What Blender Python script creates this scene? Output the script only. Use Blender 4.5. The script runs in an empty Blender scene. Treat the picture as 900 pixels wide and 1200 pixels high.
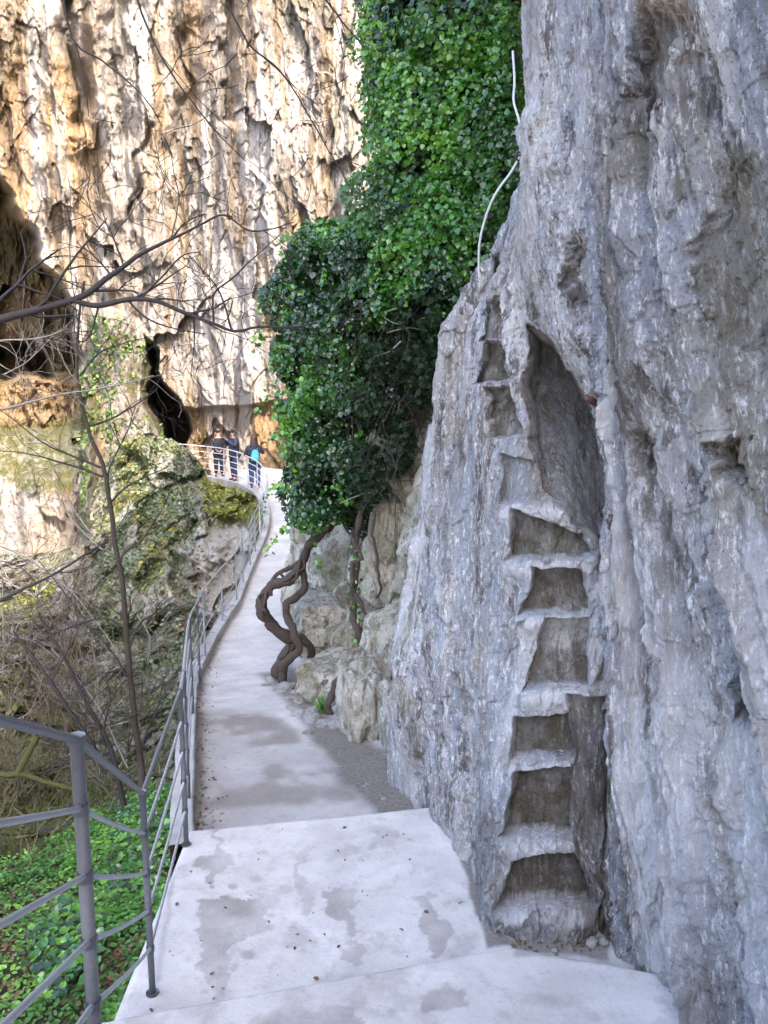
import bpy, math, random
import numpy as np
from mathutils import Vector
random.seed(7)
RNG = np.random.default_rng(11)
sc = bpy.context.scene
COL = sc.collection
# ------------------------------------------------------------------ survey camera (photo 900x1200)
F, PIT, CZ = 1000.0, math.radians(9.54), 3.1
CP, SP = math.cos(PIT), math.sin(PIT)
def P(px, py, d):
    """world point at horizontal distance d seen in the survey photo at px,py"""
    u = (np.asarray(px, float) - 450) / F; v = (600 - np.asarray(py, float)) / F
    Y = CP + v * SP; Z = -SP + v * CP; k = d / Y
    return np.stack(np.broadcast_arrays(u * k, Y * k, CZ + Z * k), -1)
def W(px, z, d):
    """world point at height z, distance d, sideways as surveyed"""
    zc = d * CP + (CZ - z) * SP
    return np.array([(px - 450) / F * zc, d, z], float)
def proj(Q):
    x, y, z = Q[..., 0], Q[..., 1], Q[..., 2] - CZ
    zc = y * CP - z * SP; yc = y * SP + z * CP
    return 450 + F * x / zc, 600 - F * yc / zc
# ------------------------------------------------------------------ noise
def _h(i, j, k, s):
    n = (i.astype(np.uint32) * np.uint32(374761393) + j.astype(np.uint32) * np.uint32(668265263)
         + k.astype(np.uint32) * np.uint32(2147483647 & 1274126177) + np.uint32((s * 974711 + 12345) & 0xffffffff))
    n = (n ^ (n >> np.uint32(13))) * np.uint32(1274126177)
    n = (n ^ (n >> np.uint32(15))) * np.uint32(2246822519 & 0xffffffff)
    return ((n ^ (n >> np.uint32(16))) & np.uint32(0xffffff)).astype(np.float64) / 16777215.0
def vnoise(p, s=0):
    with np.errstate(over='ignore'):
        q = np.floor(p); f = p - q; f = f * f * f * (f * (f * 6 - 15) + 10)
        q = q.astype(np.int64); i, j, k = q[..., 0], q[..., 1], q[..., 2]
        def L(a, b, t): return a + (b - a) * t
        x0 = L(L(_h(i, j, k, s), _h(i+1, j, k, s), f[..., 0]), L(_h(i, j+1, k, s), _h(i+1, j+1, k, s), f[..., 0]), f[..., 1])
        x1 = L(L(_h(i, j, k+1, s), _h(i+1, j, k+1, s), f[..., 0]), L(_h(i, j+1, k+1, s), _h(i+1, j+1, k+1, s), f[..., 0]), f[..., 1])
        return L(x0, x1, f[..., 2]) * 2 - 1
ROT = np.array([[.8, .36, -.48], [-.6, .48, -.64], [0, .8, .6]])
def fbm(p, o=4, s=0, g=.5):
    t = 0; a = 1.0; n = 0
    for i in range(o):
        t = t + a * vnoise(p, s + i * 7); n += a; a *= g; p = p * 2.03 + 17.3
    return t / n
def ridged(p, o=4, s=0, g=.5):
    t = 0; a = 1.0; n = 0
    for i in range(o):
        t = t + a * (1 - 2 * np.abs(vnoise(p, s + i * 7))); n += a; a *= g; p = p * 2.07 + 9.1
    return t / n
def worley(p, s=0):
    with np.errstate(over='ignore'):
        q = np.floor(p).astype(np.int64); f1 = np.full(p.shape[:-1], 9.0); f2 = f1.copy(); idv = np.zeros_like(f1)
        for a in (-1, 0, 1):
            for b in (-1, 0, 1):
                for c in (-1, 0, 1):
                    i, j, k = q[..., 0] + a, q[..., 1] + b, q[..., 2] + c
                    dx = i + _h(i, j, k, s) - p[..., 0]; dy = j + _h(i, j, k, s + 1) - p[..., 1]; dz = k + _h(i, j, k, s + 2) - p[..., 2]
                    d = np.sqrt(dx*dx + dy*dy + dz*dz)
                    m = d < f1
                    f2 = np.where(m, f1, np.minimum(f2, d)); idv = np.where(m, _h(i, j, k, s + 3), idv); f1 = np.where(m, d, f1)
        return f1, f2, idv
def facets(p, s=0):
    """angular fracture planes: every cell of a jittered lattice is a plane with its own tilt and level"""
    with np.errstate(over='ignore'):
        q = np.floor(p).astype(np.int64); f1 = np.full(p.shape[:-1], 9.0); out = np.zeros_like(f1)
        for a in (-1, 0, 1):
            for b in (-1, 0, 1):
                for c in (-1, 0, 1):
                    i, j, k = q[..., 0] + a, q[..., 1] + b, q[..., 2] + c
                    dx = p[..., 0] - i - _h(i, j, k, s); dy = p[..., 1] - j - _h(i, j, k, s + 1); dz = p[..., 2] - k - _h(i, j, k, s + 2)
                    d = dx*dx + dy*dy + dz*dz; m = d < f1; f1 = np.where(m, d, f1)
                    out = np.where(m, (_h(i, j, k, s + 3) - .5) * .7 + dx * (_h(i, j, k, s + 4) - .5) * 1.6 + dz * (_h(i, j, k, s + 5) - .5) * 1.6 + dy * (_h(i, j, k, s + 6) - .5) * 1.2, out)
    return out
def sst(a, b, x):
    t = np.clip((x - a) / (b - a), 0, 1); return t * t * (3 - 2 * t)
def pmask(px, py, poly, soft):
    """1 inside polygon, fading over soft"""
    ins = np.zeros(px.shape, bool); dist = np.full(px.shape, 1e9)
    n = len(poly)
    for i in range(n):
        x0, y0 = poly[i]; x1, y1 = poly[(i + 1) % n]
        c = ((y0 > py) != (y1 > py)) & (px < (x1 - x0) * (py - y0) / ((y1 - y0) or 1e-9) + x0)
        ins ^= c
        ex, ey = x1 - x0, y1 - y0
        t = np.clip(((px - x0) * ex + (py - y0) * ey) / (ex * ex + ey * ey + 1e-9), 0, 1)
        dist = np.minimum(dist, np.hypot(px - x0 - t * ex, py - y0 - t * ey))
    sd = np.where(ins, dist, -dist)
    return sst(-soft, soft, sd)
# ------------------------------------------------------------------ mesh helpers
def mesh_np(name, V, Fc, mats, parent=None, attrs=None, smooth=True, loop_n=None):
    """V (n,3); Fc (m,k) array of equal-size faces"""
    V = np.ascontiguousarray(V, np.float32).reshape(-1, 3); Fc = np.ascontiguousarray(Fc, np.int32)
    me = bpy.data.meshes.new(name)
    me.vertices.add(len(V)); me.vertices.foreach_set('co', V.ravel())
    m, k = Fc.shape
    me.loops.add(m * k); me.loops.foreach_set('vertex_index', Fc.ravel())
    me.polygons.add(m); me.polygons.foreach_set('loop_start', np.arange(0, m * k, k, dtype=np.int32))
    me.polygons.foreach_set('use_smooth', np.full(m, smooth, bool))
    for a, v in (attrs or {}).items():
        at = me.attributes.new(a, 'FLOAT', 'POINT'); at.data.foreach_set('value', np.ascontiguousarray(v, np.float32).ravel())
    me.update(calc_edges=True); me.validate()
    for mm in (mats if isinstance(mats, (list, tuple)) else [mats]): me.materials.append(mm)
    o = bpy.data.objects.new(name, me); COL.objects.link(o)
    if parent: o.parent = parent
    return o
def tag(o, label=None, cat=None, group=None, kind=None):
    if label: o['label'] = label
    if cat: o['category'] = cat
    if group: o['group'] = group
    if kind: o['kind'] = kind
    return o
def empty(name, loc, label, cat, group=None):
    o = bpy.data.objects.new(name, None); COL.objects.link(o); o.location = loc; o.empty_display_size = .1
    return tag(o, label, cat, group)
def unpar(o, parent):
    """parent keeping world position (parents only translate / rotate about z)"""
    o.parent = parent; o.matrix_parent_inverse = parent_matrix(parent).inverted(); return o
def parent_matrix(p):
    from mathutils import Matrix
    m = Matrix.LocRotScale(p.location, p.rotation_euler, p.scale)
    return (parent_matrix(p.parent) @ p.matrix_parent_inverse @ m) if p.parent else m
def gridfaces(nr, nc, mask=None):
    i = np.arange(nr * nc).reshape(nr, nc)
    f = np.stack([i[:-1, :-1], i[:-1, 1:], i[1:, 1:], i[1:, :-1]], -1).reshape(-1, 4)
    return f if mask is None else f[mask.ravel()]
def submesh(V, Fc, attrs):
    u, inv = np.unique(Fc, return_inverse=True)
    return V[u], inv.reshape(Fc.shape), {k: v[u] for k, v in attrs.items()}
def cr(Pn, ts):
    """catmull-rom along axis 0 of Pn (k,...) at params ts (0..k-1)"""
    k = len(Pn); i = np.clip(np.floor(ts).astype(int), 0, k - 2); t = (ts - i).reshape((-1,) + (1,) * (Pn.ndim - 1))
    g = lambda j: Pn[np.clip(j, 0, k - 1)]
    a, b, c, d = g(i - 1), g(i), g(i + 1), g(i + 2)
    return .5 * ((2*b) + (-a + c) * t + (2*a - 5*b + 4*c - d) * t*t + (-a + 3*b - 3*c + d) * t**3)
def params(counts):
    out = []
    for i, n in enumerate(counts): out += [i + j / n for j in range(n)]
    return np.array(out + [len(counts)], float)
def normals(S):
    du = np.gradient(S, axis=1); dv = np.gradient(S, axis=0)
    n = np.cross(du, dv); return n / (np.linalg.norm(n, axis=-1, keepdims=True) + 1e-12)
class Tubes:
    def __init__(s): s.V = []; s.F = []; s.n = 0
    def add(s, pts, rad, sides=6, cap=True, smooth=0):
        pts = np.array(pts, float); k = len(pts); rad = np.broadcast_to(np.asarray(rad, float), (k,)).copy()
        if smooth:
            ts = np.linspace(0, k - 1, (k - 1) * smooth + 1); pts = cr(pts, ts); rad = np.interp(ts, np.arange(k), rad); k = len(pts)
        T = np.gradient(pts, axis=0); T /= np.linalg.norm(T, axis=1, keepdims=True) + 1e-12
        up = np.array([0, 0, 1.]) if abs(T[0, 2]) < .9 else np.array([1., 0, 0])
        a = np.linspace(0, 2 * np.pi, sides, endpoint=False)
        B = np.cross(T[0], up); B /= np.linalg.norm(B); rings = []
        for i in range(k):
            B = B - T[i] * (B @ T[i]); B /= np.linalg.norm(B) + 1e-12; N = np.cross(T[i], B)
            rings.append(pts[i] + rad[i] * (np.cos(a)[:, None] * B + np.sin(a)[:, None] * N))
        base = s.n; s.V.append(np.concatenate(rings)); s.n += k * sides
        i = np.arange(k - 1)[:, None] * sides; j = np.arange(sides)[None]; jn = (j + 1) % sides
        s.F.append((np.stack([i + j, i + jn, i + sides + jn, i + sides + j], -1).reshape(-1, 4)) + base)
        if cap and sides >= 4:
            for st, sg in ((0, 1), ((k - 1) * sides, -1)):
                c = s.n; s.V.append(pts[[0 if st == 0 else -1]]); s.n += 1
                f = [[base + st + (q + 1) % sides, base + st + q, c, c] for q in range(sides)]
                s.F.append(np.array([[a_, b_, c_, c_] for a_, b_, c_, _ in f]))
    def build(s, name, mat, parent=None):
        V = np.concatenate(s.V); Fc = np.concatenate(s.F)
        tri = Fc[:, 2] == Fc[:, 3]
        # split caps into tris by separate arrays: make all tris
        q = Fc[~tri]; t = Fc[tri][:, :3]
        A = np.concatenate([q[:, [0, 1, 2]], q[:, [0, 2, 3]], t])
        return mesh_np(name, V, A, mat, parent)
def box_np(c0, c1):
    x0, y0, z0 = c0; x1, y1, z1 = c1
    V = np.array([[x0,y0,z0],[x1,y0,z0],[x1,y1,z0],[x0,y1,z0],[x0,y0,z1],[x1,y0,z1],[x1,y1,z1],[x0,y1,z1]], float)
    Fq = np.array([[0,3,2,1],[4,5,6,7],[0,1,5,4],[1,2,6,5],[2,3,7,6],[3,0,4,7]])
    return V, Fq
# ------------------------------------------------------------------ materials
def newmat(name):
    m = bpy.data.materials.new(name); m.use_nodes = True; nt = m.node_tree
    b = nt.nodes['Principled BSDF']; return m, nt, b
def N(nt, t, **k):
    n = nt.nodes.new(t)
    for a, v in k.items():
        if a in n.inputs: n.inputs[a].default_value = v
        else: setattr(n, a, v)
    return n
def coords(nt, scale=(1, 1, 1), rot=(0, 0, 0), tilt=0):
    tc = N(nt, 'ShaderNodeNewGeometry'); mp = N(nt, 'ShaderNodeMapping'); mp.inputs['Scale'].default_value = scale; mp.inputs['Rotation'].default_value = rot
    src = tc.outputs['Position']
    if tilt:
        m0 = N(nt, 'ShaderNodeMapping'); m0.inputs['Rotation'].default_value = (tilt, 0, 0); nt.links.new(src, m0.inputs['Vector']); src = m0.outputs[0]
    nt.links.new(src, mp.inputs['Vector']); return mp.outputs[0]
def noise(nt, vec, scale, detail=4, rough=.55, dist=0):
    n = N(nt, 'ShaderNodeTexNoise', Scale=scale, Detail=detail, Roughness=rough, Distortion=dist); nt.links.new(vec, n.inputs['Vector']); return n.outputs['Fac']
def ramp(nt, fac, stops):
    r = N(nt, 'ShaderNodeValToRGB'); e = r.color_ramp.elements
    while len(e) < len(stops): e.new(.5)
    for el, (p, c) in zip(e, stops): el.position = p; el.color = (*c, 1) if len(c) == 3 else (c[0],)*3 + (1,)
    nt.links.new(fac, r.inputs[0]); return r.outputs[0]
def mix(nt, fac, a, b, mode='MIX'):
    m = N(nt, 'ShaderNodeMix', data_type='RGBA', blend_type=mode)
    for s, v in ((m.inputs[0], fac), (m.inputs[6], a), (m.inputs[7], b)):
        if isinstance(v, (int, float)): s.default_value = v
        elif isinstance(v, tuple): s.default_value = (*v, 1)
        else: nt.links.new(v, s)
    return m.outputs[2]
def attr(nt, name): return N(nt, 'ShaderNodeAttribute', attribute_name=name).outputs['Fac']
def math_(nt, op, a, b=0.0):
    m = N(nt, 'ShaderNodeMath', operation=op)
    for s, v in ((m.inputs[0], a), (m.inputs[1], b)):
        if isinstance(v, (int, float)): s.default_value = v
        else: nt.links.new(v, s)
    return m.outputs[0]
def bump(nt, b, hs, dist):
    prev = None
    for h, d, st in hs:
        n = N(nt, 'ShaderNodeBump', Strength=st, Distance=d); nt.links.new(h, n.inputs['Height'])
        if prev: nt.links.new(prev, n.inputs['Normal'])
        prev = n.outputs[0]
    nt.links.new(prev, b.inputs['Normal'])
def rockmat(name, ca, cb, cdark, clight, sc_=1.0, moss=((.035,.05,.012),(.12,.14,.02)), warm=((.32,.17,.07),(.42,.30,.16)), damp_shade=(.10,.085,.055), streak=.3, bd=.02, flecks=1.0, pale=(.62,.60,.60), strip=None, grain=1.0, tilt=0):
    m, nt, b = newmat(name)
    v = coords(nt, (1, 1, streak), tilt=tilt); vi = coords(nt)
    n1 = noise(nt, v, 1.3 * sc_, 8, .62, .3); n2 = noise(nt, v, 5.5 * sc_, 10, .72, .3); n3 = noise(nt, vi, 22 * sc_ * grain, 6, .72, .2); n4 = noise(nt, v, 14 * sc_ * grain, 9, .78, .25)
    col = mix(nt, ramp(nt, n1, [(.36, (0,)), (.62, (1,))]), ca, cb)
    col = mix(nt, ramp(nt, n2, [(.49, (0,)), (.575, (.85,))]), col, cdark)
    if strip:
        v3 = coords(nt, (1, 1, .13), tilt=tilt); s1 = noise(nt, v3, 2.6, 6, .6, .4); s2 = noise(nt, v3, 3.7, 7, .65, .4)
        col = mix(nt, ramp(nt, s1, [(.49, (0,)), (.56, (.75,))]), col, strip[0]); col = mix(nt, ramp(nt, s2, [(.53, (0,)), (.59, (.55,))]), col, strip[1])
    wm = attr(nt, 'warm')
    wc = mix(nt, ramp(nt, n2, [(.35, (0,)), (.65, (1,))]), warm[0], warm[1])
    col = mix(nt, wm, col, wc)
    col = mix(nt, math_(nt, 'MULTIPLY', ramp(nt, n4, [(.53, (0,)), (.61, (1,))]), .75 * flecks), col, clight)
    col = mix(nt, math_(nt, 'MULTIPLY', ramp(nt, n3, [(.36, (1,)), (.44, (0,))]), .75 * flecks), col, cdark)
    col = mix(nt, attr(nt, 'pale'), col, mix(nt, ramp(nt, n4, [(.35, (0,)), (.6, (1,))]), cb, pale))
    col = mix(nt, attr(nt, 'damp_shade'), col, mix(nt, ramp(nt, n3, [(.34, (0,)), (.66, (1,))]), damp_shade, tuple(min(1, c * 2.6) for c in damp_shade)))  # dark tint for damp streaks and for painted recess shade
    mm = math_(nt, 'MULTIPLY', attr(nt, 'moss'), ramp(nt, noise(nt, vi, 9 * sc_, 6, .7), [(.36, (.2,)), (.55, (1,))]))
    col = mix(nt, mm, col, mix(nt, ramp(nt, n3, [(.35, (0,)), (.65, (1,))]), moss[0], moss[1]))
    nt.links.new(col, b.inputs['Base Color'])
    b.inputs['Roughness'].default_value = .85; b.inputs['Specular IOR Level'].default_value = .3
    bump(nt, b, [(n4, bd * 2.6, .8), (n3, bd * 1.2, .9), (noise(nt, vi, 70 * sc_, 4, .7), bd * .45, .8)], 1)
    return m
def simple(name, c, rough=.6, metal=0, var=.0, vs=8, bumpd=0, spec=.5):
    m, nt, b = newmat(name)
    if var:
        v = coords(nt); n = noise(nt, v, vs, 5, .65)
        nt.links.new(mix(nt, n, tuple(x * (1 - var) for x in c), tuple(min(1, x * (1 + var)) for x in c)), b.inputs['Base Color'])
        if bumpd: bump(nt, b, [(n, bumpd, .7)], 1)
    else: b.inputs['Base Color'].default_value = (*c, 1)
    b.inputs['Roughness'].default_value = rough; b.inputs['Metallic'].default_value = metal; b.inputs['Specular IOR Level'].default_value = spec
    return m
def leafmat(name, stops, rough=.35, trans=.25, spec=.5):
    m, nt, b = newmat(name)
    c = ramp(nt, attr(nt, 'rnd'), stops); nt.links.new(c, b.inputs['Base Color']); b.inputs['Roughness'].default_value = rough; b.inputs['Specular IOR Level'].default_value = spec; b.inputs['IOR'].default_value = 1.5 + .25 * (spec > .9)
    tr = N(nt, 'ShaderNodeBsdfTranslucent'); nt.links.new(mix(nt, .6, c, (.16, .30, .03), 'MIX'), tr.inputs['Color'])
    ms = N(nt, 'ShaderNodeMixShader'); ms.inputs[0].default_value = trans
    nt.links.new(b.outputs[0], ms.inputs[1]); nt.links.new(tr.outputs[0], ms.inputs[2]); nt.links.new(ms.outputs[0], nt.nodes['Material Output'].inputs['Surface'])
    return m
M = {}
M['near'] = rockmat('grey_limestone', (.26,.245,.25), (.56,.54,.545), (.07,.052,.05), (.88,.86,.87), 1.6, streak=.27, bd=.012, damp_shade=(.050,.041,.029), pale=(.66,.64,.66), strip=((.31,.33,.38),(.27,.235,.21)), grain=1.7, tilt=math.radians(17), warm=((.30,.24,.15),(.40,.35,.24)))
M['mid'] = rockmat('mossy_limestone', (.38,.36,.30), (.60,.57,.50), (.12,.10,.07), (.74,.72,.68), 1.4, streak=.5, bd=.02, moss=((.05,.06,.02),(.14,.14,.05)))
M['far'] = rockmat('ochre_limestone', (.33,.295,.28), (.48,.44,.42), (.18,.125,.085), (.62,.59,.57), .35, streak=.30, bd=.16, grain=2.0, warm=((.30,.155,.05),(.50,.35,.18)), pale=(.60,.56,.55), moss=((.06,.075,.018),(.15,.15,.03)), damp_shade=(.05,.035,.02))
M['hill'] = rockmat('gorge_rock', (.24,.22,.19), (.38,.36,.33), (.10,.08,.06), (.54,.52,.50), .8, streak=.6, bd=.06, moss=((.05,.055,.010),(.20,.19,.015)), damp_shade=(.05,.04,.025))
M['stone'] = rockmat('rubble_stone', (.30,.30,.31), (.40,.40,.41), (.14,.12,.11), (.55,.55,.56), 4, streak=1, bd=.01)
def concrete(name, ca, cb, stain_shade):
    m, nt, b = newmat(name); v = coords(nt)
    a = noise(nt, v, 2.2, 8, .65); f = noise(nt, v, 38, 6, .75); g = noise(nt, v, 9, 8, .7)
    col = mix(nt, ramp(nt, a, [(.35, (0,)), (.65, (1,))]), ca, cb)
    col = mix(nt, ramp(nt, g, [(.53, (0,)), (.68, (.35,))]), col, stain_shade)
    col = mix(nt, math_(nt, 'MULTIPLY', ramp(nt, f, [(.30, (1,)), (.40, (0,))]), .5), col, stain_shade)
    ag = noise(nt, v, 150, 3, .6); col = mix(nt, math_(nt, 'MULTIPLY', ramp(nt, ag, [(.30, (1,)), (.38, (0,))]), .55), col, stain_shade)
    st = attr(nt, 'stain_shade')  # stains, and the wall shadow painted on the path
    col = mix(nt, st, col, mix(nt, ramp(nt, f, [(.3, (0,)), (.7, (1,))]), tuple(c * .8 for c in stain_shade), tuple(c * 1.15 for c in stain_shade)))
    di = attr(nt, 'dirt')
    col = mix(nt, di, col, mix(nt, ramp(nt, f, [(.35, (0,)), (.65, (1,))]), (.10,.085,.075), (.22,.20,.18)))
    nt.links.new(col, b.inputs['Base Color'])
    r = math_(nt, 'SUBTRACT', .9, math_(nt, 'MULTIPLY', st, .3)); nt.links.new(r, b.inputs['Roughness'])
    bump(nt, b, [(g, .01, .6), (f, .005, .8)], 1); return m
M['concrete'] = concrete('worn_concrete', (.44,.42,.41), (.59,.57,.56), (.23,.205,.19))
M['kerb'] = concrete('kerb_concrete', (.33,.32,.31), (.45,.44,.43), (.2,.18,.17))
M['metal'] = simple('painted_steel', (.15,.155,.175), .45, .3, .35, 45, .002)
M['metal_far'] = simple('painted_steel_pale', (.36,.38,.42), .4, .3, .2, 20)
M['bark'] = simple('grey_brown_bark', (.06,.042,.034), .85, 0, .6, 26, .03)
M['darkstem'] = simple('dark_creeper_stem', (.035,.026,.02), .85, 0, .4, 20)
M['twig'] = simple('dark_twig', (.022,.018,.020), .8, 0, .3, 20)
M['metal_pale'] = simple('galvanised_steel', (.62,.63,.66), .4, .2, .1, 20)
M['palewig'] = simple('pale_dead_twig', (.20,.185,.175), .8, 0, .3, 20)
M['mosstwig'] = simple('mossy_branch', (.05,.052,.012), .95, 0, .7, 22, .03)
M['browntwig'] = simple('brown_brush', (.085,.065,.045), .85, 0, .4, 6)
M['rope'] = simple('white_rope', (.62,.62,.66), .7, 0, .15, 90, .002)
M['iron'] = simple('rusty_iron', (.10,.045,.05), .7, .3, .3, 60, .002)
M['ivy'] = leafmat('ivy_leaf', [(0, (.012,.05,.012)), (.35, (.035,.12,.018)), (.7, (.06,.21,.02)), (1, (.17,.38,.035))], .24, .28, .8)
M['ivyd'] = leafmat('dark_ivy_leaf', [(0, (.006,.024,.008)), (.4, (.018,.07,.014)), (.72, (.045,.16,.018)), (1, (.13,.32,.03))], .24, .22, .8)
M['hillivy'] = leafmat('hill_ivy_leaf', [(0, (.04,.06,.035)), (.5, (.09,.12,.06)), (1, (.19,.22,.12))], .4, .1)
M['cover'] = leafmat('bright_ground_leaf', [(0, (.03,.10,.015)), (.5, (.08,.23,.03)), (1, (.20,.40,.06))], .45, .25)
M['grassm'] = leafmat('dry_grass_blade', [(0, (.045,.055,.015)), (.5, (.085,.09,.025)), (1, (.17,.145,.07))], .7, .2)
M['deadleaf'] = leafmat('dead_leaf', [(0, (.07,.04,.025)), (.5, (.14,.08,.04)), (1, (.25,.17,.10))], .8, .05)
M['soil'] = simple('dark_leaf_soil', (.07,.055,.04), .95, 0, .5, 14, .03)
# ------------------------------------------------------------------ leaves
LT = {'ivy': (np.array([[0,0,0],[-.42,.12,.05],[-.46,.5,-.02],[0,1,-.10],[.46,.5,-.02],[.42,.12,.05],[0,.42,-.08]]),
              np.array([[0,6,1],[1,6,2],[2,6,3],[3,6,4],[4,6,5],[5,6,0]])),
      'blade': (np.array([[-.05,0,0],[.05,0,0],[.03,.6,.05],[-.03,.6,.05],[0,1,.2]]), np.array([[0,1,2],[0,2,3],[3,2,4]])),
      'oval': (np.array([[0,0,0],[-.3,.3,.05],[-.25,.7,0],[0,1,-.08],[.25,.7,0],[.3,.3,.05],[0,.5,-.06]]),
               np.array([[0,6,1],[1,6,2],[2,6,3],[3,6,4],[4,6,5],[5,6,0]]))}
def leaves(name, pts, nrm, size, mat, kind='ivy', parent=None, droop=.6, jitter=.6, rnd=None, rs=None):
    r = np.random.default_rng(rs or 5); n = len(pts); T, Fc = LT[kind]
    nz = nrm + r.normal(0, jitter, (n, 3)); nz /= np.linalg.norm(nz, axis=1, keepdims=True) + 1e-9
    dr = r.normal(0, .7, (n, 3)); dr[:, 2] -= droop
    y = dr - nz * np.sum(dr * nz, 1, keepdims=True); y /= np.linalg.norm(y, axis=1, keepdims=True) + 1e-9
    x = np.cross(y, nz)
    s = (size * r.uniform(.45, 1.4, n))[:, None, None]
    V = pts[:, None] + s * (T[None, :, 0:1] * x[:, None] + T[None, :, 1:2] * y[:, None] + T[None, :, 2:3] * nz[:, None])
    Fa = (Fc[None] + (np.arange(n) * len(T))[:, None, None]).reshape(-1, 3)
    if rnd is None: rnd = r.uniform(0, 1, n)
    return mesh_np(name, V.reshape(-1, 3), Fa, mat, parent, {'rnd': np.repeat(np.clip(rnd, 0, 1), len(T))}, smooth=False)
# ================================================================== camera, light
cam = bpy.data.cameras.new('camera'); co = bpy.data.objects.new('camera', cam); COL.objects.link(co)
co.location = (0, 0, CZ); co.rotation_euler = (math.radians(90) - PIT, 0, 0)
cam.sensor_fit = 'VERTICAL'; cam.sensor_height = 36; cam.lens = 30; cam.clip_end = 2000; cam.clip_start = .05; sc.camera = co
SD = Vector((.38, -.66, .65)).normalized()
sun = bpy.data.lights.new('sun', 'SUN'); sun.energy = 2.0; sun.angle = math.radians(.55); sun.color = (1, .90, .74)
so = bpy.data.objects.new('sun', sun); COL.objects.link(so); so.rotation_euler = SD.to_track_quat('Z', 'Y').to_euler(); so.location = (20, -20, 30)
w = bpy.data.worlds.new('World'); sc.world = w; w.use_nodes = True; nt = w.node_tree
sky = nt.nodes.new('ShaderNodeTexSky'); sky.sky_type = 'NISHITA'; sky.sun_disc = False
sky.sun_elevation = math.asin(SD.z); sky.sun_rotation = math.atan2(SD.x, SD.y); sky.dust_density = 4.0; sky.air_density = .95; sky.ozone_density = 1.0
nt.links.new(sky.outputs[0], nt.nodes['Background'].inputs[0]); nt.nodes['Background'].inputs[1].default_value = .15
vs = sc.view_settings; vs.view_transform = 'Standard'; vs.look = 'None'; vs.exposure = 2.85; vs.gamma = 1
sc.cycles.max_bounces = 6; sc.cycles.diffuse_bounces = 4; sc.cycles.glossy_bounces = 2; sc.cycles.transparent_max_bounces = 4
# ================================================================== NEAR WALL
rz = [-2.2, 0, .6, 1.2, 1.75, 2.3, 2.85, 3.4, 4.0, 4.9, 6.5, 10, 15]
cols = [  # per row: (px, d) for c0..c10
 # c0 back            c1 left flank  c2             c3 step left   c4 step right  c5 inner       c6 edge        c7             c8             c9             c10
 [(560,9.0),(455,7.2),(548,4.95),(586,4.30),(700,4.24),(712,4.33),(718,4.14),(780,3.80),(842,3.38),(940,2.70),(1250,1.8)],
 [(560,9.0),(460,7.1),(548,4.95),(586,4.30),(700,4.24),(712,4.33),(718,4.14),(780,3.80),(842,3.38),(940,2.70),(1250,1.8)],
 [(560,9.0),(466,7.0),(546,5.15),(590,4.42),(690,4.32),(708,4.42),(720,4.15),(786,3.80),(846,3.40),(942,2.74),(1250,1.8)],
 [(560,9.0),(482,7.0),(546,5.40),(598,4.60),(692,4.42),(714,4.50),(728,4.20),(786,3.85),(842,3.43),(960,2.85),(1250,1.82)],
 [(560,9.0),(493,7.0),(546,5.65),(602,4.80),(690,4.58),(708,4.62),(722,4.30),(798,3.90),(862,3.47),(960,2.88),(1250,1.84)],
 [(562,9.0),(499,7.0),(547,5.90),(590,5.10),(662,4.85),(706,5.15),(721,4.40),(794,3.95),(860,3.50),(958,2.90),(1250,1.86)],
 [(575,9.0),(511,6.9),(546,6.25),(574,5.60),(620,5.30),(700,5.40),(706,4.55),(780,4.02),(852,3.53),(955,2.92),(1250,1.9)],
 [(590,9.0),(531,6.8),(553,6.45),(566,6.00),(594,5.70),(640,5.50),(652,4.90),(745,4.15),(830,3.58),(948,2.95),(1250,1.92)],
 [(625,9.0),(572,6.7),(582,6.40),(590,6.10),(598,5.80),(606,5.50),(620,5.15),(715,4.30),(812,3.65),(938,2.98),(1250,1.95)],
 [(660,8.6),(612,6.9),(609,6.60),(607,6.30),(605,6.00),(603,5.70),(603,5.35),(690,4.45),(795,3.72),(925,3.00),(1250,1.97)],
 [(680,8.6),(625,7.1),(620,6.80),(615,6.50),(610,6.20),(604,5.90),(598,5.60),(680,4.60),(785,3.80),(915,3.05),(1250,2.0)],
 [(700,8.8),(640,7.6),(632,7.30),(624,7.00),(616,6.70),(608,6.40),(600,6.10),(680,5.00),(785,4.10),(915,3.20),(1250,2.1)],
 [(740,9.6),(700,8.6),(690,8.30),(680,8.00),(670,7.70),(660,7.40),(655,7.10),(720,6.00),(810,5.00),(930,3.90),(1250,2.6)]]
net = np.zeros((len(rz), 12, 3))
for r_, z in enumerate(rz):
    es = np.interp(z, [3.4, 4.0, 4.9, 12], [3, 15, 25, 22])
    for c_, (px, d) in enumerate(cols[r_]): net[r_, c_] = W(px + (es if c_ < 8 else 0), z, d)
    net[r_, 11] = (2.1 + .05 * z, -9.0, z)  # wall lengthened unseen behind the camera to keep sun off the foreground
cc = [30, 150, 130, 125, 60, 70, 110, 110, 110, 50, 30]
rc = [14, 100, 95, 90, 85, 85, 85, 95, 130, 50, 24, 14]
S = cr(np.swapaxes(cr(net, params(rc)), 0, 1), params(cc)).swapaxes(0, 1)
Nn = normals(S)
if Nn[300, 300] @ np.array([-1, -1, 0]) < 0: Nn = -Nn
px, py = proj(S)
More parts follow.
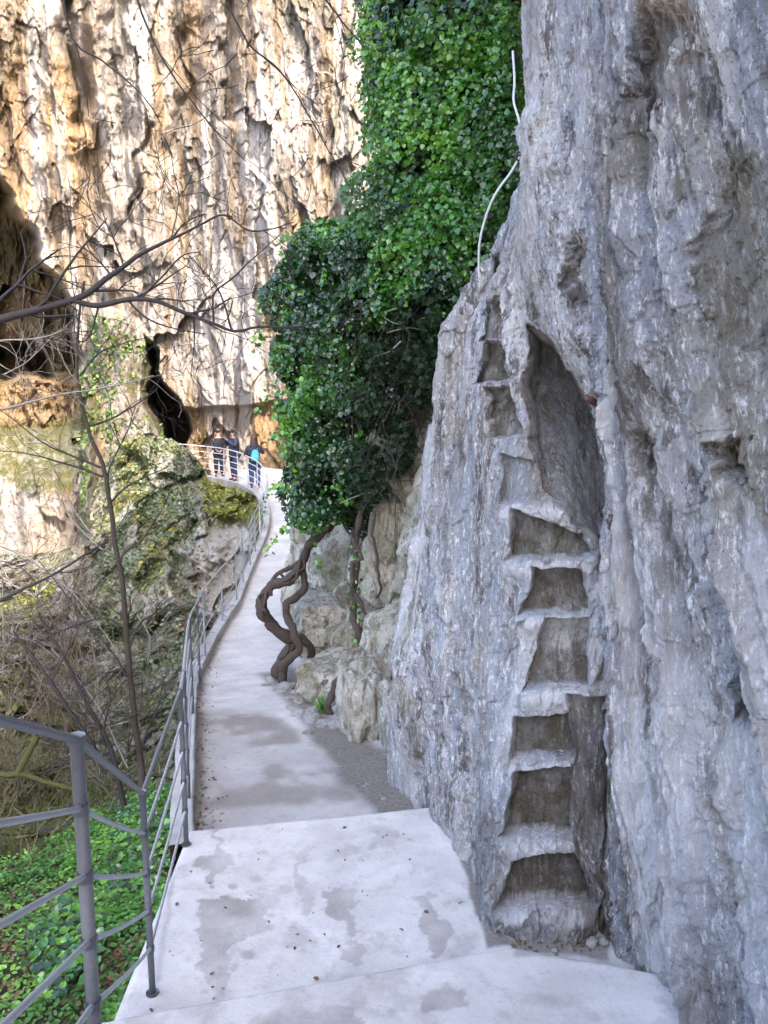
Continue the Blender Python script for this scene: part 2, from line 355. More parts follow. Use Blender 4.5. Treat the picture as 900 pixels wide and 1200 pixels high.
# wobble the traced outlines so that nothing is drawn with a ruler
wob = fbm(S * 7, 4, 90); wob2 = fbm(S * 7 + 31, 4, 95)
wx, wy = px + wob * 9, py + wob2 * 9
wobc, wobd = fbm(S * 14 + 3, 4, 97), fbm(S * 14 + 60, 4, 98)
X = S
def st(sx, sy, szz): return X * np.array([sx, sy, szz])
Xs = X.copy(); Xs[..., 1] = X[..., 1] - .35 * X[..., 2] * sst(690, 780, px)
flw = sst(690, 760, px)
flA = ridged(np.stack([Xs[..., 0] * .8, Xs[..., 1] * 2.9 + .5 * fbm(X * 1.1, 3, 2), X[..., 2] * .22], -1), 3, 5)
flB = ridged(np.stack([Xs[..., 0] * 2, Xs[..., 1] * 8.5 + .9 * fbm(X * 2.2, 3, 6), X[..., 2] * .7], -1), 4, 15)
fc1 = facets(np.stack([Xs[..., 0] * 9, Xs[..., 1] * 9, X[..., 2] * 3.6], -1) + fbm(X * 6, 3, 60)[..., None] * .5, 70)
fc2 = facets(np.stack([Xs[..., 0] * 24, Xs[..., 1] * 24, X[..., 2] * 10], -1) + fbm(X * 14, 2, 61)[..., None] * .5, 80)
big = ridged(st(2.4, 1.0, .55), 4, 3) ; med = ridged(st(7, 3, 2.2) + fbm(X * 3, 3, 8)[..., None] * .7, 5, 21)
f1, f2, idv = worley(st(5.5, 4.5, 2.6) + fbm(X * 4, 3, 60)[..., None] * .5, 4)
facet = (f2 - f1)
fine = fbm(st(34, 34, 22), 5, 40, .6)
pit = sst(.25, .6, fbm(st(16, 16, 10), 4, 51))
rightw = sst(700, 760, px)
med2 = ridged(st(16, 8, 4.5) + fbm(X * 5, 3, 18)[..., None] * .9, 4, 27)
g1, g2, gid = worley(st(17, 14, 7) + fbm(X * 9, 3, 160)[..., None] * .6, 34)
rough_ = .6 + .9 * sst(-.25, .35, fbm(X * 1.3, 3, 35))
disp = .055 * big * (.5 + .9 * rightw) + .014 * med * rough_ + .025 * np.clip(facet, 0, .5) + .030 * (idv - .5) + (.007 * med2 + .008 * (gid - .5) * sst(0, .12, g2 - g1)) * rough_ + .006 * fine - .014 * pit + .016 * fc1 + (.005 + .009 * sst(540, 580, px) * sst(740, 715, px)) * fc2 + (.15 * flA + .030 * flB) * flw + .012 * flB * (1 - flw) + .075 * ridged(np.stack([X[..., 0] * 3.0 - X[..., 1] * 1.2 + .5 * fbm(X * 1.4, 3, 9), X[..., 2] * .55, X[..., 0] * 0], -1), 3, 19) * sst(590, 530, px)
dmp_shade = np.zeros(px.shape); mo = np.zeros(px.shape); wa = np.zeros(px.shape); pa = np.zeros(px.shape)
# long fluting: grooves and ribs that run down the big wall
def band(pts, wd, sx=px, sy=py):
    best = np.full(px.shape, 1e9)
    for (x0, y0), (x1, y1) in zip(pts[:-1], pts[1:]):
        ex, ey = x1 - x0, y1 - y0; t = np.clip(((sx - x0) * ex + (sy - y0) * ey) / (ex*ex + ey*ey), 0, 1)
        best = np.minimum(best, np.hypot(sx - x0 - t * ex, sy - y0 - t * ey))
    return np.exp(-(best / wd) ** 2)
sx_, sy_ = px + wob * 14, py
rib1 = band([(640,150),(690,330),(735,480),(790,640),(830,800),(838,1000),(830,1200)], 20, sx_, sy_)
gro1 = band([(660,210),(688,310),(700,372)], 9, sx_, sy_)
gro2 = band([(735,420),(770,560),(792,700),(800,800)], 9, sx_, sy_)
gro3 = band([(800,20),(780,120),(800,330),(840,520),(868,700),(880,1200)], 16, sx_, sy_)
rib2 = band([(720,60),(760,260),(800,450),(850,620),(872,800)], 18, sx_, sy_)
gro4 = band([(505,600),(520,700),(545,800),(556,835)], 5, px + wob * 16, py) + band([(500,700),(488,790),(498,860),(480,920)], 6, px + wob * 14, py) + band([(548,860),(560,930),(552,1000)], 5, px + wob * 14, py)
rib4 = band([(515,600),(532,700),(556,800)], 10, px + wob * 16, py) + band([(512,760),(520,860),(530,960)], 16, px + wob * 14, py)
disp += -.05 * gro4 + .04 * rib4
disp += .075 * rib1 - .07 * gro1 - .05 * gro2 - .06 * gro3 + .05 * rib2
pa = np.maximum(pa, .55 * rib1 * sst(500, 800, py)); 
# sunk slabs and pockets
pk = [([(786,0),(822,0),(815,60),(800,150),(790,150),(775,70)], .10), ([(676,285),(694,285),(698,340),(690,368),(678,360)], .09),
      ([(872,195),(905,180),(905,420),(880,400),(840,330),(855,250)], .05), ([(876,520),(905,515),(905,560),(880,555)], .16),
      ([(780,505),(800,510),(795,560),(778,545)], .06), ([(848,560),(866,570),(862,615),(850,610)], .05), ([(885,800),(905,800),(905,860),(890,850)], .12)]
inn = np.zeros(px.shape)
for poly, dep in pk:
    m_ = pmask(px + wobc * 14 + wob * 12, py + wobd * 14, poly, 8); inn = np.maximum(inn, m_ * dep); dmp_shade = np.maximum(dmp_shade, m_ * .55)  # pocket insides tinted darker
# alcove above the steps
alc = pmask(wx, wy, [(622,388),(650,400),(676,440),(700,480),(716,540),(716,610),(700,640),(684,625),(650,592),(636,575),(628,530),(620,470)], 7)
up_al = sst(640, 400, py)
inn = np.maximum(inn, alc * (.22 + .20 * up_al)); dmp_shade = np.maximum(dmp_shade, alc * (.42 + .5 * sst(580, 430, wy)) * (.8 + .35 * wob))  # alcove tinted darker brown, strongest towards its top
# gap between stairs and right wall
gap = pmask(wx, wy, [(716,835),(731,858),(722,885),(716,960),(711,1040),(708,1112),(703,1112),(707,1010),(711,900),(712,850)], 3.5)
inn = np.maximum(inn, gap * .35)
hol = pmask(px, py, [(712,838),(732,852),(728,866),(714,864)], 3); inn = np.maximum(inn, hol * .6)
sid = pmask(wx, wy, [(670,818),(712,822),(716,860),(710,960),(704,1000),(682,985),(668,930),(672,860)], 5)
inn = np.maximum(inn, sid * .10); dmp_shade = np.maximum(dmp_shade, sid * .45)  # side recess tinted darker
cr1 = band([(668,965),(676,1000),(690,1040)], 3); inn += cr1 * .05
cr2 = band([(700,640),(722,690),(716,760),(700,800)], 4, wx, wy); inn += cr2 * .06
# toe holds: opening outline in the rock face (lip at the bottom)
steps = [([(577,300),(588,296),(592,322),(578,324)], .10), ([(570,368),(586,350),(588,398),(566,400)], .12), ([(578,402),(590,404),(596,447),(560,450)], .16), ([(574,456),(600,456),(612,512),(578,514)], .12),
         ([(592,535),(640,545),(668,592),(590,592)], .11), ([(605,600),(682,630),(690,656),(600,656)], .13), ([(628,668),(682,670),(692,720),(610,722)], .13),
         ([(640,726),(690,728),(688,808),(616,808)], .13), ([(606,842),(664,838),(674,890),(598,893)], .13), ([(606,906),(670,896),(668,982),(588,982)], .15), ([(602,1010),(668,996),(694,1060),(588,1062)], .15)]
sid_ = np.full(px.shape, -1)
jx, jy = px + wob * 4 + wobc * 3, py + wob2 * 3 + wobd * 2.5
cavk = []
for k, (poly, dep) in enumerate(steps):
    sc_k = 2.0
    m_ = pmask(jx, jy, poly, sc_k)
    xs = [q[0] for q in poly]; ys = [q[1] for q in poly]
    tt = np.clip((jy - min(ys)) / (max(ys) - min(ys)), 0, 1)
    # back of the hold slopes out towards its top
    prof = dep * (.7 + .3 * sst(0, .3, tt))
    inn = np.where(m_ * prof > inn * 1.0, np.maximum(inn, m_ * prof), inn)
    cavk.append(m_)
    body = pmask(jx, jy, [(x_ + (-1 if x_ < 640 else 1) * 0, y_) for x_, y_ in poly], 1) * sst(max(ys) - 2, min(ys), jy * 0 + jy)
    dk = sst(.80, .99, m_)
    dmp_shade = np.maximum(dmp_shade, dk * (.92 if k not in (4, 7) else (.35 + .4 * sst(.45, .62, tt) * (k == 7))) * (.9 + .5 * wobd))  # hold backs tinted dark: brown dirt plus painted recess shade
    # everything of the stair column down to the next hold belongs to this step
    nxt = min([q[1] for q in steps[k + 1][0]]) if k + 1 < len(steps) else 1115
    own = pmask(px, py, [(min(xs) - 4, min(ys) - 2), (max(xs) + 3, min(ys) - 2), (max(xs) + 5, nxt - 2), (min(xs) - 5, nxt - 2)], .5) > .5
    vis = (Nn[..., 1] < .5)
    sid_ = np.where(own & vis & (S[..., 1] < 6.35), k, sid_)
# worn tops: bulge lips below each hold
for k in range(4, len(steps)):
    poly = steps[k][0]; yb = max(q[1] for q in poly); x0, x1 = min(q[0] for q in poly), max(q[0] for q in poly)
    lip = np.exp(-((py - yb - 12) / 13) ** 2) * sst(x0 - 8, x0 + 8, px) * sst(x1 + 8, x1 - 8, px)
    disp += .055 * lip * .7 * (1 + .7 * fc1 + .5 * wobc); pa = np.maximum(pa, .65 * lip)
inside = np.clip(inn / .1, 0, 1)
disp = disp * (1 - .55 * inside)
CD = np.array([.22, .975, 0.])
V = S + Nn * disp[..., None] + CD * inn[..., None]
V += np.stack([fine, fbm(st(30,30,20) + 9, 3, 77), vnoise(X * 40, 5)], -1) * .002
# colour masks: brown damp flutes, ochre and yellow patches, moss on the shaded flank
dmp_shade = np.maximum(dmp_shade, .45 * sst(.15, .5, ridged(st(3.2, 2, .35) + 5, 4, 120)) * sst(.0, .4, fbm(st(1.5, 1.5, .8), 3, 33)))
wa = .5 * sst(.12, .5, fbm(st(4, 4, 2) + 3, 4, 61)) * sst(560, 520, px) + .35 * sst(.25, .55, fbm(st(5, 5, 3) + 13, 4, 62)) + .35 * pmask(wx, wy, [(600,560),(690,580),(700,1100),(560,1100),(560,700)], 40) * sst(-.1, .4, fbm(st(4,4,3), 4, 66))
mo = .45 * sst(.15, .5, fbm(st(6, 6, 2) + 23, 4, 71)) * sst(540, 470, px) + .8 * pmask(wx, wy, [(712,905),(722,905),(722,960),(712,965)], 4)
redb = band([(600,300),(625,380),(618,520),(640,580)], 13, wx, wy) + band([(870,650),(860,760)], 8, wx, wy)
wa = np.maximum(wa, .0 * redb); dmp_shade = np.maximum(dmp_shade, .5 * np.clip(redb, 0, 1) * sst(-.2, .3, fine))
brn = pmask(px + 30 * wob, py + 30 * wob2, [(840,190),(1000,150),(1000,640),(880,600),(850,420)], 20); dmp_shade = np.maximum(dmp_shade, .45 * brn * sst(-.2, .2, wobc)); wa = np.maximum(wa, .5 * brn)
pa = np.maximum(pa, .5 * sst(.08, .3, fbm(np.stack([X[..., 0] * 1.2, Xs[..., 1] * 2.2, X[..., 2] * .45], -1) + 51, 5, 444)) * (1 - inside))
A = {'damp_shade': dmp_shade.ravel(), 'moss': mo.ravel(), 'warm': np.clip(wa, 0, 1).ravel() * .8, 'pale': pa.ravel()}
nr, nc = px.shape; Fc = gridfaces(nr, nc)
fid = sid_[:-1, :-1].ravel()
Vf = V.reshape(-1, 3)
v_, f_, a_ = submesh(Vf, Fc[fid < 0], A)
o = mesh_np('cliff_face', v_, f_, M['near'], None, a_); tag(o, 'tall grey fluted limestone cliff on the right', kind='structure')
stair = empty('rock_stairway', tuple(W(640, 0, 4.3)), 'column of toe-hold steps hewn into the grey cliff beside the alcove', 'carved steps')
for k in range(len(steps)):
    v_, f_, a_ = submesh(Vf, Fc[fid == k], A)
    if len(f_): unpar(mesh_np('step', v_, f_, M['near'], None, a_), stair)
NEARW = V
# ================================================================== MID WALL (behind the ivy)
rz2 = [-2.5, -.6, .3, 1.2, 2.2, 3.2, 4.5, 6.5, 9.5, 14]  # top row raises an unseen ridge to block the sun
base2 = [(600,6.6),(505,7.2),(472,8.2),(440,9.2),(412,10.3),(385,11.6),(362,13.2),(352,15),(352,17),(400,19),(520,21.5),(760,24)]
sh2 = [0, 0, 6, 14, 26, 34, 60, 110, 150, 200]
net = np.zeros((len(rz2), len(base2) + 1, 3))
for r_, z in enumerate(rz2):
    for c_, (x_, d) in enumerate(base2): net[r_, c_] = W(x_ + sh2[r_] * (.6 if d < 9 else 1), z, d + min(3.2, max(0, z - .9) * 1.1) * sst(13, 9, d))
    net[r_, -1] = net[r_, -2] + np.array([30, 14, 0])
S = cr(np.swapaxes(cr(net, params([10, 60, 60, 60, 60, 50, 40, 30, 20])), 0, 1), params([14, 60, 60, 60, 60, 60, 60, 40, 20, 20, 16, 10])).swapaxes(0, 1)
Nn = normals(S)
if Nn[200, 200] @ np.array([-1, -1, 0]) < 0: Nn = -Nn
px, py = proj(S); X = S
f1, f2, idv = worley(st(1.5, 1.2, 1.0) + fbm(X * .9, 3, 60)[..., None] * .45, 14)
disp = .30 * (sst(0, .35, f2 - f1) - .6) + .25 * (idv - .5) + .10 * ridged(st(3, 2, .9), 5, 91) + .09 * facets(X * np.array([4, 4, 2.5]) + .4 * fbm(X * 3, 3, 6)[..., None], 95) + .02 * fbm(X * 12, 4, 92)
V = S + Nn * disp[..., None]
mo = .5 * sst(-.05, .4, fbm(st(2.5, 2.5, .8), 4, 93)); wa = .35 * sst(-.1, .4, fbm(st(2, 2, 1) + 4, 4, 94)); dm = .55 * sst(.1, .4, fbm(st(3, 3, .6) + 7, 4, 95))
o = mesh_np('cliff_face', V.reshape(-1, 3), gridfaces(*px.shape), M['mid'], None, {'moss': mo, 'warm': wa, 'damp_shade': dm, 'pale': mo * 0})
tag(o, 'mossy olive-grey cliff foot behind the hanging ivy', kind='structure')
# the cliff's hidden ridge on the right is added to shade path and people
# ================================================================== FAR CLIFF
gx = np.concatenate([np.linspace(-700, -30, 60, endpoint=False), np.linspace(-30, 450, 520, endpoint=False), np.linspace(450, 1500, 60)])
gy = np.concatenate([np.linspace(-750, -20, 60, endpoint=False), np.linspace(-20, 640, 620, endpoint=False), np.linspace(640, 900, 40)])
PX, PY = np.meshgrid(gx, gy)
B0 = P(PX, PY, 37.0)
wob = fbm(B0 * .5, 4, 7); wob2 = fbm(B0 * .5 + 40, 4, 8)
qx, qy = PX + wob * 22, PY + wob2 * 16
dep = 38 - .004 * (PX) - .006 * np.clip(300 - PY, -300, 900) * 0 + 3.0 * sst(330, 900, PX) * 0
dep = dep - 2.6 * sst(190, 320, PX)
arch = pmask(qx, qy, [(-800,120),(-40,190),(0,212),(14,232),(30,258),(48,296),(64,330),(80,368),(94,420),(104,470),(100,500),(-800,500)], 5)
dep = dep + arch * (6.5 + 3.0 * sst(60, 0, qx) * sst(420, 250, qy))
dep = dep + pmask(qx, qy, [(-300,396),(-10,400),(30,404),(58,412),(54,436),(30,438),(0,440),(-300,440)], 4) * 7
dep = dep - 3.0 * pmask(qx, qy, [(-800,445),(0,432),(60,438),(104,440),(104,700),(-800,700)], 6) * 1
dep = dep - np.interp(PY, [480, 500, 560, 575, 640, 700], [0, 1, 4.5, 5.0, 5.4, 9]) * sst(130, 95, PX)
# rock pillar with ivy in front of the dark cleft
pil = pmask(qx, qy, [(112,372),(128,366),(160,372),(172,390),(180,430),(182,480),(190,520),(190,640),(96,640),(100,470),(106,400)], 6)
dep = dep - pil * (5.5 + 1.2 * np.clip(1 - ((PX - 140) / 46) ** 2, 0, 1))
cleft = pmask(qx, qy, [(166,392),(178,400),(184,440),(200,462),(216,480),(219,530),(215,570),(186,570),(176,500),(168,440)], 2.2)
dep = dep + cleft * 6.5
und = pmask(PX + wob * 8, PY + 10 * wob2, [(206,476),(330,472),(430,478),(430,650),(206,650)], 2.5)
dep = dep + und * .7 * (1 - sst(520, 575, PY)) 
# crossing flutes
X = B0
fl = ridged(np.stack([X[..., 0] * .42 + .35 * fbm(X * .3, 3, 2), X[..., 1] * 0, X[..., 2] * .09], -1), 3, 100)
fl2 = ridged(np.stack([X[..., 0] * 1.15 + .45 * fbm(X * .6, 3, 4), X[..., 1] * 0 + 3, X[..., 2] * .26], -1), 4, 110)
f1, f2, idv = worley(np.stack([X[..., 0] * 1.3 + .5 * wob, X[..., 1] * 0, X[..., 2] * .38 + .6 * wob2], -1), 24)
crag = fbm(X * np.array([2.2, 1, .8]), 6, 130, .6) + .25 * ridged(X * np.array([3.2, 1, 1.6]), 5, 131, .65)
lef = sst(230, 150, PX)
fcA = facets(np.stack([X[..., 0] * .9 + .5 * wob, X[..., 1] * 0, X[..., 2] * .30 + .5 * wob2], -1), 310); fcB = facets(np.stack([X[..., 0] * 2.6 + .4 * wob, X[..., 1] * 0, X[..., 2] * .8 + .4 * wob2], -1), 320)
fcC = facets(np.stack([X[..., 0] * 6.5, X[..., 1] * 0, X[..., 2] * 2.6], -1) + .3 * fbm(X * 3, 2, 4)[..., None], 325)
dd = -(.62 + .5 * lef) * fl - .20 * fl2 - .12 * (idv - .5) - .75 * fcA - .22 * fcB - .10 * fcC - .08 * crag
calm = np.maximum(pil * .6, np.maximum(arch * 0, .6 * sst(560, 640, PY)))
dd = dd - arch * (1.3 * crag + .9 * fcA)
dep2 = dep + dd * (1 - calm) - .35 * crag * calm
def gr(pts, wd, amt):
    best = np.full(PX.shape, 1e9)
    for (x0, y0), (x1, y1) in zip(pts[:-1], pts[1:]):
        ex, ey = x1 - x0, y1 - y0; t = np.clip(((qx - x0) * ex + (qy - y0) * ey) / (ex*ex + ey*ey), 0, 1)
        best = np.minimum(best, np.hypot(qx - x0 - t * ex, qy - y0 - t * ey))
    return amt * np.exp(-(best / wd) ** 2)
dep2 = dep2 + gr([(75,0),(85,70),(100,110),(88,140)], 9, 1.5) + gr([(268,-30),(266,60),(270,140)], 8, 1.5) + gr([(238,-20),(225,60),(214,125),(205,175)], 13, .9) + gr([(134,-20),(140,70),(150,150),(155,260)], 8, .7) + gr([(180,150),(150,260)], 4, .6)
dep2 = dep2 - gr([(35,0),(50,70),(65,150),(60,230)], 26, 1.3) - gr([(110,0),(118,90),(125,200),(140,330)], 14, 1.1)
Vv = P(PX, PY, dep2)
brown = np.maximum(sst(170, 60, qx + 40 * wob), .85 * gr([(268,-30),(266,120)], 22, 1)) * sst(-.35, .12, fbm(X * np.array([.9, 1, .22]), 5, 140))
brown = np.maximum(brown, np.maximum(arch * .85, .8 * pmask(qx, qy, [(-300,432),(100,432),(100,492),(-300,496)], 6)))
brown = np.maximum(brown, .9 * und * sst(620, 560, PY)); brown = np.maximum(brown, .7 * pmask(qx, qy, [(200,440),(330,450),(330,476),(200,476)], 6) * sst(-.2, .2, wob2))
brown = np.maximum(brown, .6 * sst(.06, .36, fbm(X * np.array([.8, 1, .25]) + 9, 5, 141)))
moss = pmask(qx, qy, [(-300,490),(40,490),(100,484),(104,520),(80,580),(40,575),(0,556),(-300,548)], 6) * .95
moss = np.maximum(moss, pil * .75 * sst(-.1, .25, fbm(X * 1.2, 4, 150)))
yel = .5 * sst(.1, .35, fbm(X * np.array([.7, 1, .3]) + 19, 4, 151)) * sst(250, 400, PX) * sst(320, 60, PY)
moss = np.maximum(moss, yel); moss = np.maximum(moss, arch * .5 * sst(0, .3, fbm(X * .9 + 4, 4, 157)))
damp_shade = np.maximum(arch * (.72 + .28 * sst(-.1, .25, wob2)) * sst(450, 425, qy), cleft * .9); damp_shade = np.maximum(damp_shade, .45 * sst(.32, .55, ridged(X * np.array([.8, 1, .07]) + .3 * wob[..., None] + 2, 4, 152)))  # cave and cleft shade painted dark into the rock colour
pale = .75 * sst(.0, .4, fbm(X * np.array([1.0, 1, .18]) + 29, 5, 153)) * (1 - .8 * arch)
brown = np.maximum(brown, .6 * sst(.05, .3, fbm(X * np.array([2.4, 1, .2]) + 77, 5, 145))); damp_shade = np.maximum(damp_shade, .45 * sst(.12, .3, fbm(X * np.array([3.0, 1, .22]) + 87, 5, 146)))
pale = np.maximum(pale, .7 * sst(.05, .3, fbm(X * np.array([2.6, 1, .25]) + 99, 5, 147)) * (1 - arch))
pale = np.maximum(pale, .6 * pmask(qx, qy, [(-300,556),(40,566),(80,590),(100,640),(-300,660)], 8))
o = mesh_np('cliff', Vv.reshape(-1, 3), gridfaces(*PX.shape)[:, ::-1], M['far'], None, {'warm': brown, 'moss': moss, 'damp_shade': damp_shade, 'pale': pale})
tag(o, 'sunlit ochre and white cliff with caves closing the gorge', kind='structure')
FARV, PILM = Vv, pil * sst(640, 600, PY) * sst(365, 385, PY)
# ================================================================== HILLSIDE (left of the path)
cx = [-500, -250, -100, 0, 60, 110, 160, 200, 230, 270, 315]
cy = [480, 520, 560, 600, 650, 700, 750, 800, 850, 900, 950, 1000, 1100, 1250, 1450]
T = np.array([
 [27,27,27,27,27,27.5,27.5,28,29,29.5,30],
 [27,27,27,27,27,27.5,27,27.5,28.5,29,29.5],
 [27,27,27,27,27,27,26.2,26.5,27.5,27.8,27.5],
 [27,27,27,27,27,26.5,25.2,25.2,25.6,25.8,25.3],
 [26,26,26,26,26,25,23.8,23.8,24.4,24.4,24.4],
 [23,23,23,23,23.5,23.8,23.0,22.6,22.8,23.6,24.0],
 [20,20,20,20,21,22.2,22.0,21.4,20.8,22,23],
 [17.5,17.5,17.5,17.5,18.5,20,20.3,19.2,18,19,21],
 [15,15,15,15,16,16.5,15.5,14,12,14,17],
 [12.5,12.5,12.5,12.5,13.2,13,12,10.5,9,11,14],
 [10.5,10.5,10.5,10.5,11,10.5,8.8,7.8,7.4,9,11],
 [8,8,8,7.8,7.8,7.4,6.9,6.5,6.6,7.5,9],
 [5.8,5.8,5.8,5.7,5.6,5.4,5.2,5.1,5.3,6,7],
 [4.3,4.3,4.3,4.2,4.1,4.0,4.0,4.0,4.2,4.6,5],
 [3.2,3.2,3.2,3.2,3.2,3.2,3.2,3.2,3.2,3.4,3.6]], float)
gx = np.concatenate([np.linspace(-500, -20, 50, endpoint=False), np.linspace(-20, 316, 330)])
tt = np.linspace(0, 1, 640)
ytop = np.interp(gx, [-500, 0, 60, 92, 104, 125, 150, 175, 200, 222, 245, 280, 300, 316], [650, 652, 650, 640, 590, 540, 512, 508, 514, 528, 562, 572, 585, 606])
ytop = ytop + 5 * np.interp(gx, gx, fbm(np.stack([gx * .06, gx * 0, gx * 0], -1), 4, 12))
PX = np.broadcast_to(gx, (640, len(gx))).copy(); PY = ytop[None] + (1450 - ytop[None]) * (tt[:, None] ** 1.25)
ci = np.interp(PX, cx, range(len(cx))); ri = np.interp(PY, cy, range(len(cy)))
c0 = np.clip(ci.astype(int), 0, len(cx) - 2); r0 = np.clip(ri.astype(int), 0, len(cy) - 2); fu = ci - c0; fv = ri - r0
Dp = (T[r0, c0] * (1-fu) + T[r0, c0+1] * fu) * (1-fv) + (T[r0+1, c0] * (1-fu) + T[r0+1, c0+1] * fu) * fv
ker = np.ones(25) / 25
Dp = np.apply_along_axis(lambda a: np.convolve(np.pad(a, 12, 'edge'), ker, 'valid'), 0, Dp); Dp = np.apply_along_axis(lambda a: np.convolve(np.pad(a, 8, 'edge'), np.ones(17) / 17, 'valid'), 1, Dp)
B0 = P(PX, PY, Dp)
amp = np.clip((Dp - 5.5) / 9, .02, 1) * sst(318, 292, PX)
X = B0
f1, f2, idv = worley(X * np.array([.7, .5, .55]) + .4 * fbm(X * .6, 3, 5)[..., None], 44)
dd = -.6 * (sst(0, .5, f2 - f1) - .5) - .6 * (idv - .5) - .7 * fbm(X * np.array([.9, .9, .5]), 5, 160) - .25 * fbm(X * 4, 4, 161) - .5 * facets(X * np.array([1.3, 1, .8]) + .3 * fbm(X, 3, 2)[..., None], 330)
Vh = P(PX, PY, Dp + dd * amp)
# back rows: carry the crest away from the viewer and down
back = [Vh[0] + np.array([-k_ * .35, k_ * 1.0, -k_ * .55 - .0]) for k_ in (7, 3.5, 1.6, .6)]
Vh2 = np.concatenate([np.stack(back), Vh]); PX2 = np.concatenate([np.repeat(PX[:1], 4, 0), PX]); PY2 = np.concatenate([np.repeat(PY[:1], 4, 0), PY])
X = Vh2
hm = sst(-.12, .2, fbm(X * np.array([.9, .7, .5]), 5, 170)) * .9
flat = pmask(PX2, PY2, [(235,560),(300,575),(318,600),(312,614),(262,610),(240,600)], 5)
facep = pmask(PX2, PY2, [(225,622),(300,612),(296,680),(262,740),(228,760)], 8)
hm = np.maximum(hm * (1 - .75 * facep), flat); hm = hm * sst(1100, 900, PY2)
hp = .5 * sst(.0, .4, fbm(X * 1.3 + 5, 4, 171)) * (1 - flat); hp = np.maximum(hp, .7 * pmask(PX2, PY2, [(228,615),(300,612),(290,680),(262,720),(232,720)], 8) * (1 - flat))
hd = .75 * sst(-.1, .3, fbm(X * .8 + 15, 4, 172)) * sst(640, 760, PY2); hd = np.maximum(hd, sst(920, 1000, PY2))
o = mesh_np('hillside', Vh2.reshape(-1, 3), gridfaces(*PX2.shape)[:, ::-1], M['hill'], None, {'warm': .4 * sst(.1, .4, fbm(X + 3, 4, 173)), 'moss': hm, 'damp_shade': hd, 'pale': hp})
tag(o, 'mossy rocky gorge side under the railing', kind='structure')
HN = normals(Vh); 
if HN[300, 200] @ np.array([0, -1, 1]) < 0: HN = -HN
def scatter_grid(Vg, Ng, PXg, PYg, wgt, n, seed):
    r = np.random.default_rng(seed); w_ = wgt[:-1, :-1].astype(float)
    a = np.linalg.norm(np.cross(Vg[1:, :-1] - Vg[:-1, :-1], Vg[:-1, 1:] - Vg[:-1, :-1]), axis=-1)
    p = (w_ * a).ravel(); p /= p.sum(); idx = r.choice(len(p), n, p=p); i, j = np.unravel_index(idx, w_.shape)
    u, v = r.random((n, 1)), r.random((n, 1))
    return Vg[i, j] + (Vg[i+1, j] - Vg[i, j]) * u + (Vg[i, j+1] - Vg[i, j]) * v, Ng[i, j]
# ivy creeping over the hillside
wgt = pmask(PX + 18 * fbm(X[4:] * .8, 3, 5), PY, [(120,520),(165,506),(225,520),(250,560),(235,620),(225,720),(215,830),(150,850),(110,760),(105,650)], 14) * sst(-.25, .25, fbm(Vh * 1.0, 4, 180))
p_, n_ = scatter_grid(Vh, HN, PX, PY, wgt * (.12 + .88 * sst(.0, .3, fbm(Vh * np.array([1.4, 1.4, .4]), 4, 185))) + .22 * sst(930, 850, PY) * sst(90, 130, PX) * sst(235, 215, PX) + .03 * sst(900, 800, PY), 15000, 3)
o = leaves('ivy', p_ + n_ * .05, n_, .085, M['hillivy'], 'ivy', None, .5, .5, RNG.beta(2, 2.5, len(p_)) ); tag(o, 'small grey-green ivy creeping over the gorge rocks', kind='stuff')
# green ground cover on the bank by the landing
bank = pmask(PX + 14 * fbm(Vh * 2, 3, 6), PY + 14 * fbm(Vh * 2 + 7, 3, 6), [(-300,1035),(20,1015),(90,975),(150,950),(190,930),(235,905),(235,1300),(-300,1400)], 8)
wgt = bank * (.35 + sst(-.2, .2, fbm(Vh * 1.6, 4, 181)))
p_, n_ = scatter_grid(Vh, HN, PX, PY, wgt * sst(4.0, 3.2, Dp * 0 + 3.3), 30000, 4)
n_ = n_ * .4 + np.array([0, -.1, 1.]); hh = RNG.random((len(p_), 1)) ** .6 * .13
r2 = fbm(p_ * 2.2, 3, 182)
o = leaves('ground_cover', p_ + np.array([0, 0, 1.]) * hh, n_, .042, M['cover'], 'oval', None, -.1, .45, np.clip(.45 + r2 * .9 + RNG.normal(0, .2, len(p_)), 0, 1)); tag(o, 'bright green leafy plants covering the bank below the railing', kind='stuff')
wgt = pmask(PX, PY, [(40,1110),(70,1080),(100,1085),(120,1110),(100,1170),(60,1190),(30,1150)], 12) + .25 * pmask(PX, PY, [(130,960),(225,930),(200,1040),(130,1070)], 10)
p_, n_ = scatter_grid(Vh, HN, PX, PY, wgt, 1100, 5)
o = leaves('ivy', p_ + np.array([0, 0, .16]), n_ * .5 + np.array([0, -.2, 1.]), .06, M['ivyd'], 'ivy', None, .1, .4); tag(o, 'dark glossy ivy among the bright ground cover', kind='stuff')
p_, n_ = scatter_grid(Vh, HN, PX, PY, bank * (.3 + sst(0, -.2, fbm(Vh * 1.6, 4, 181))), 5000, 41)
o = leaves('leaf_litter', p_ + n_ * .01, n_ * .6 + np.array([0, -.1, 1.]), .05, M['deadleaf'], 'oval', None, 0, .5); tag(o, 'brown fallen leaves on the bank under the railing', kind='stuff')
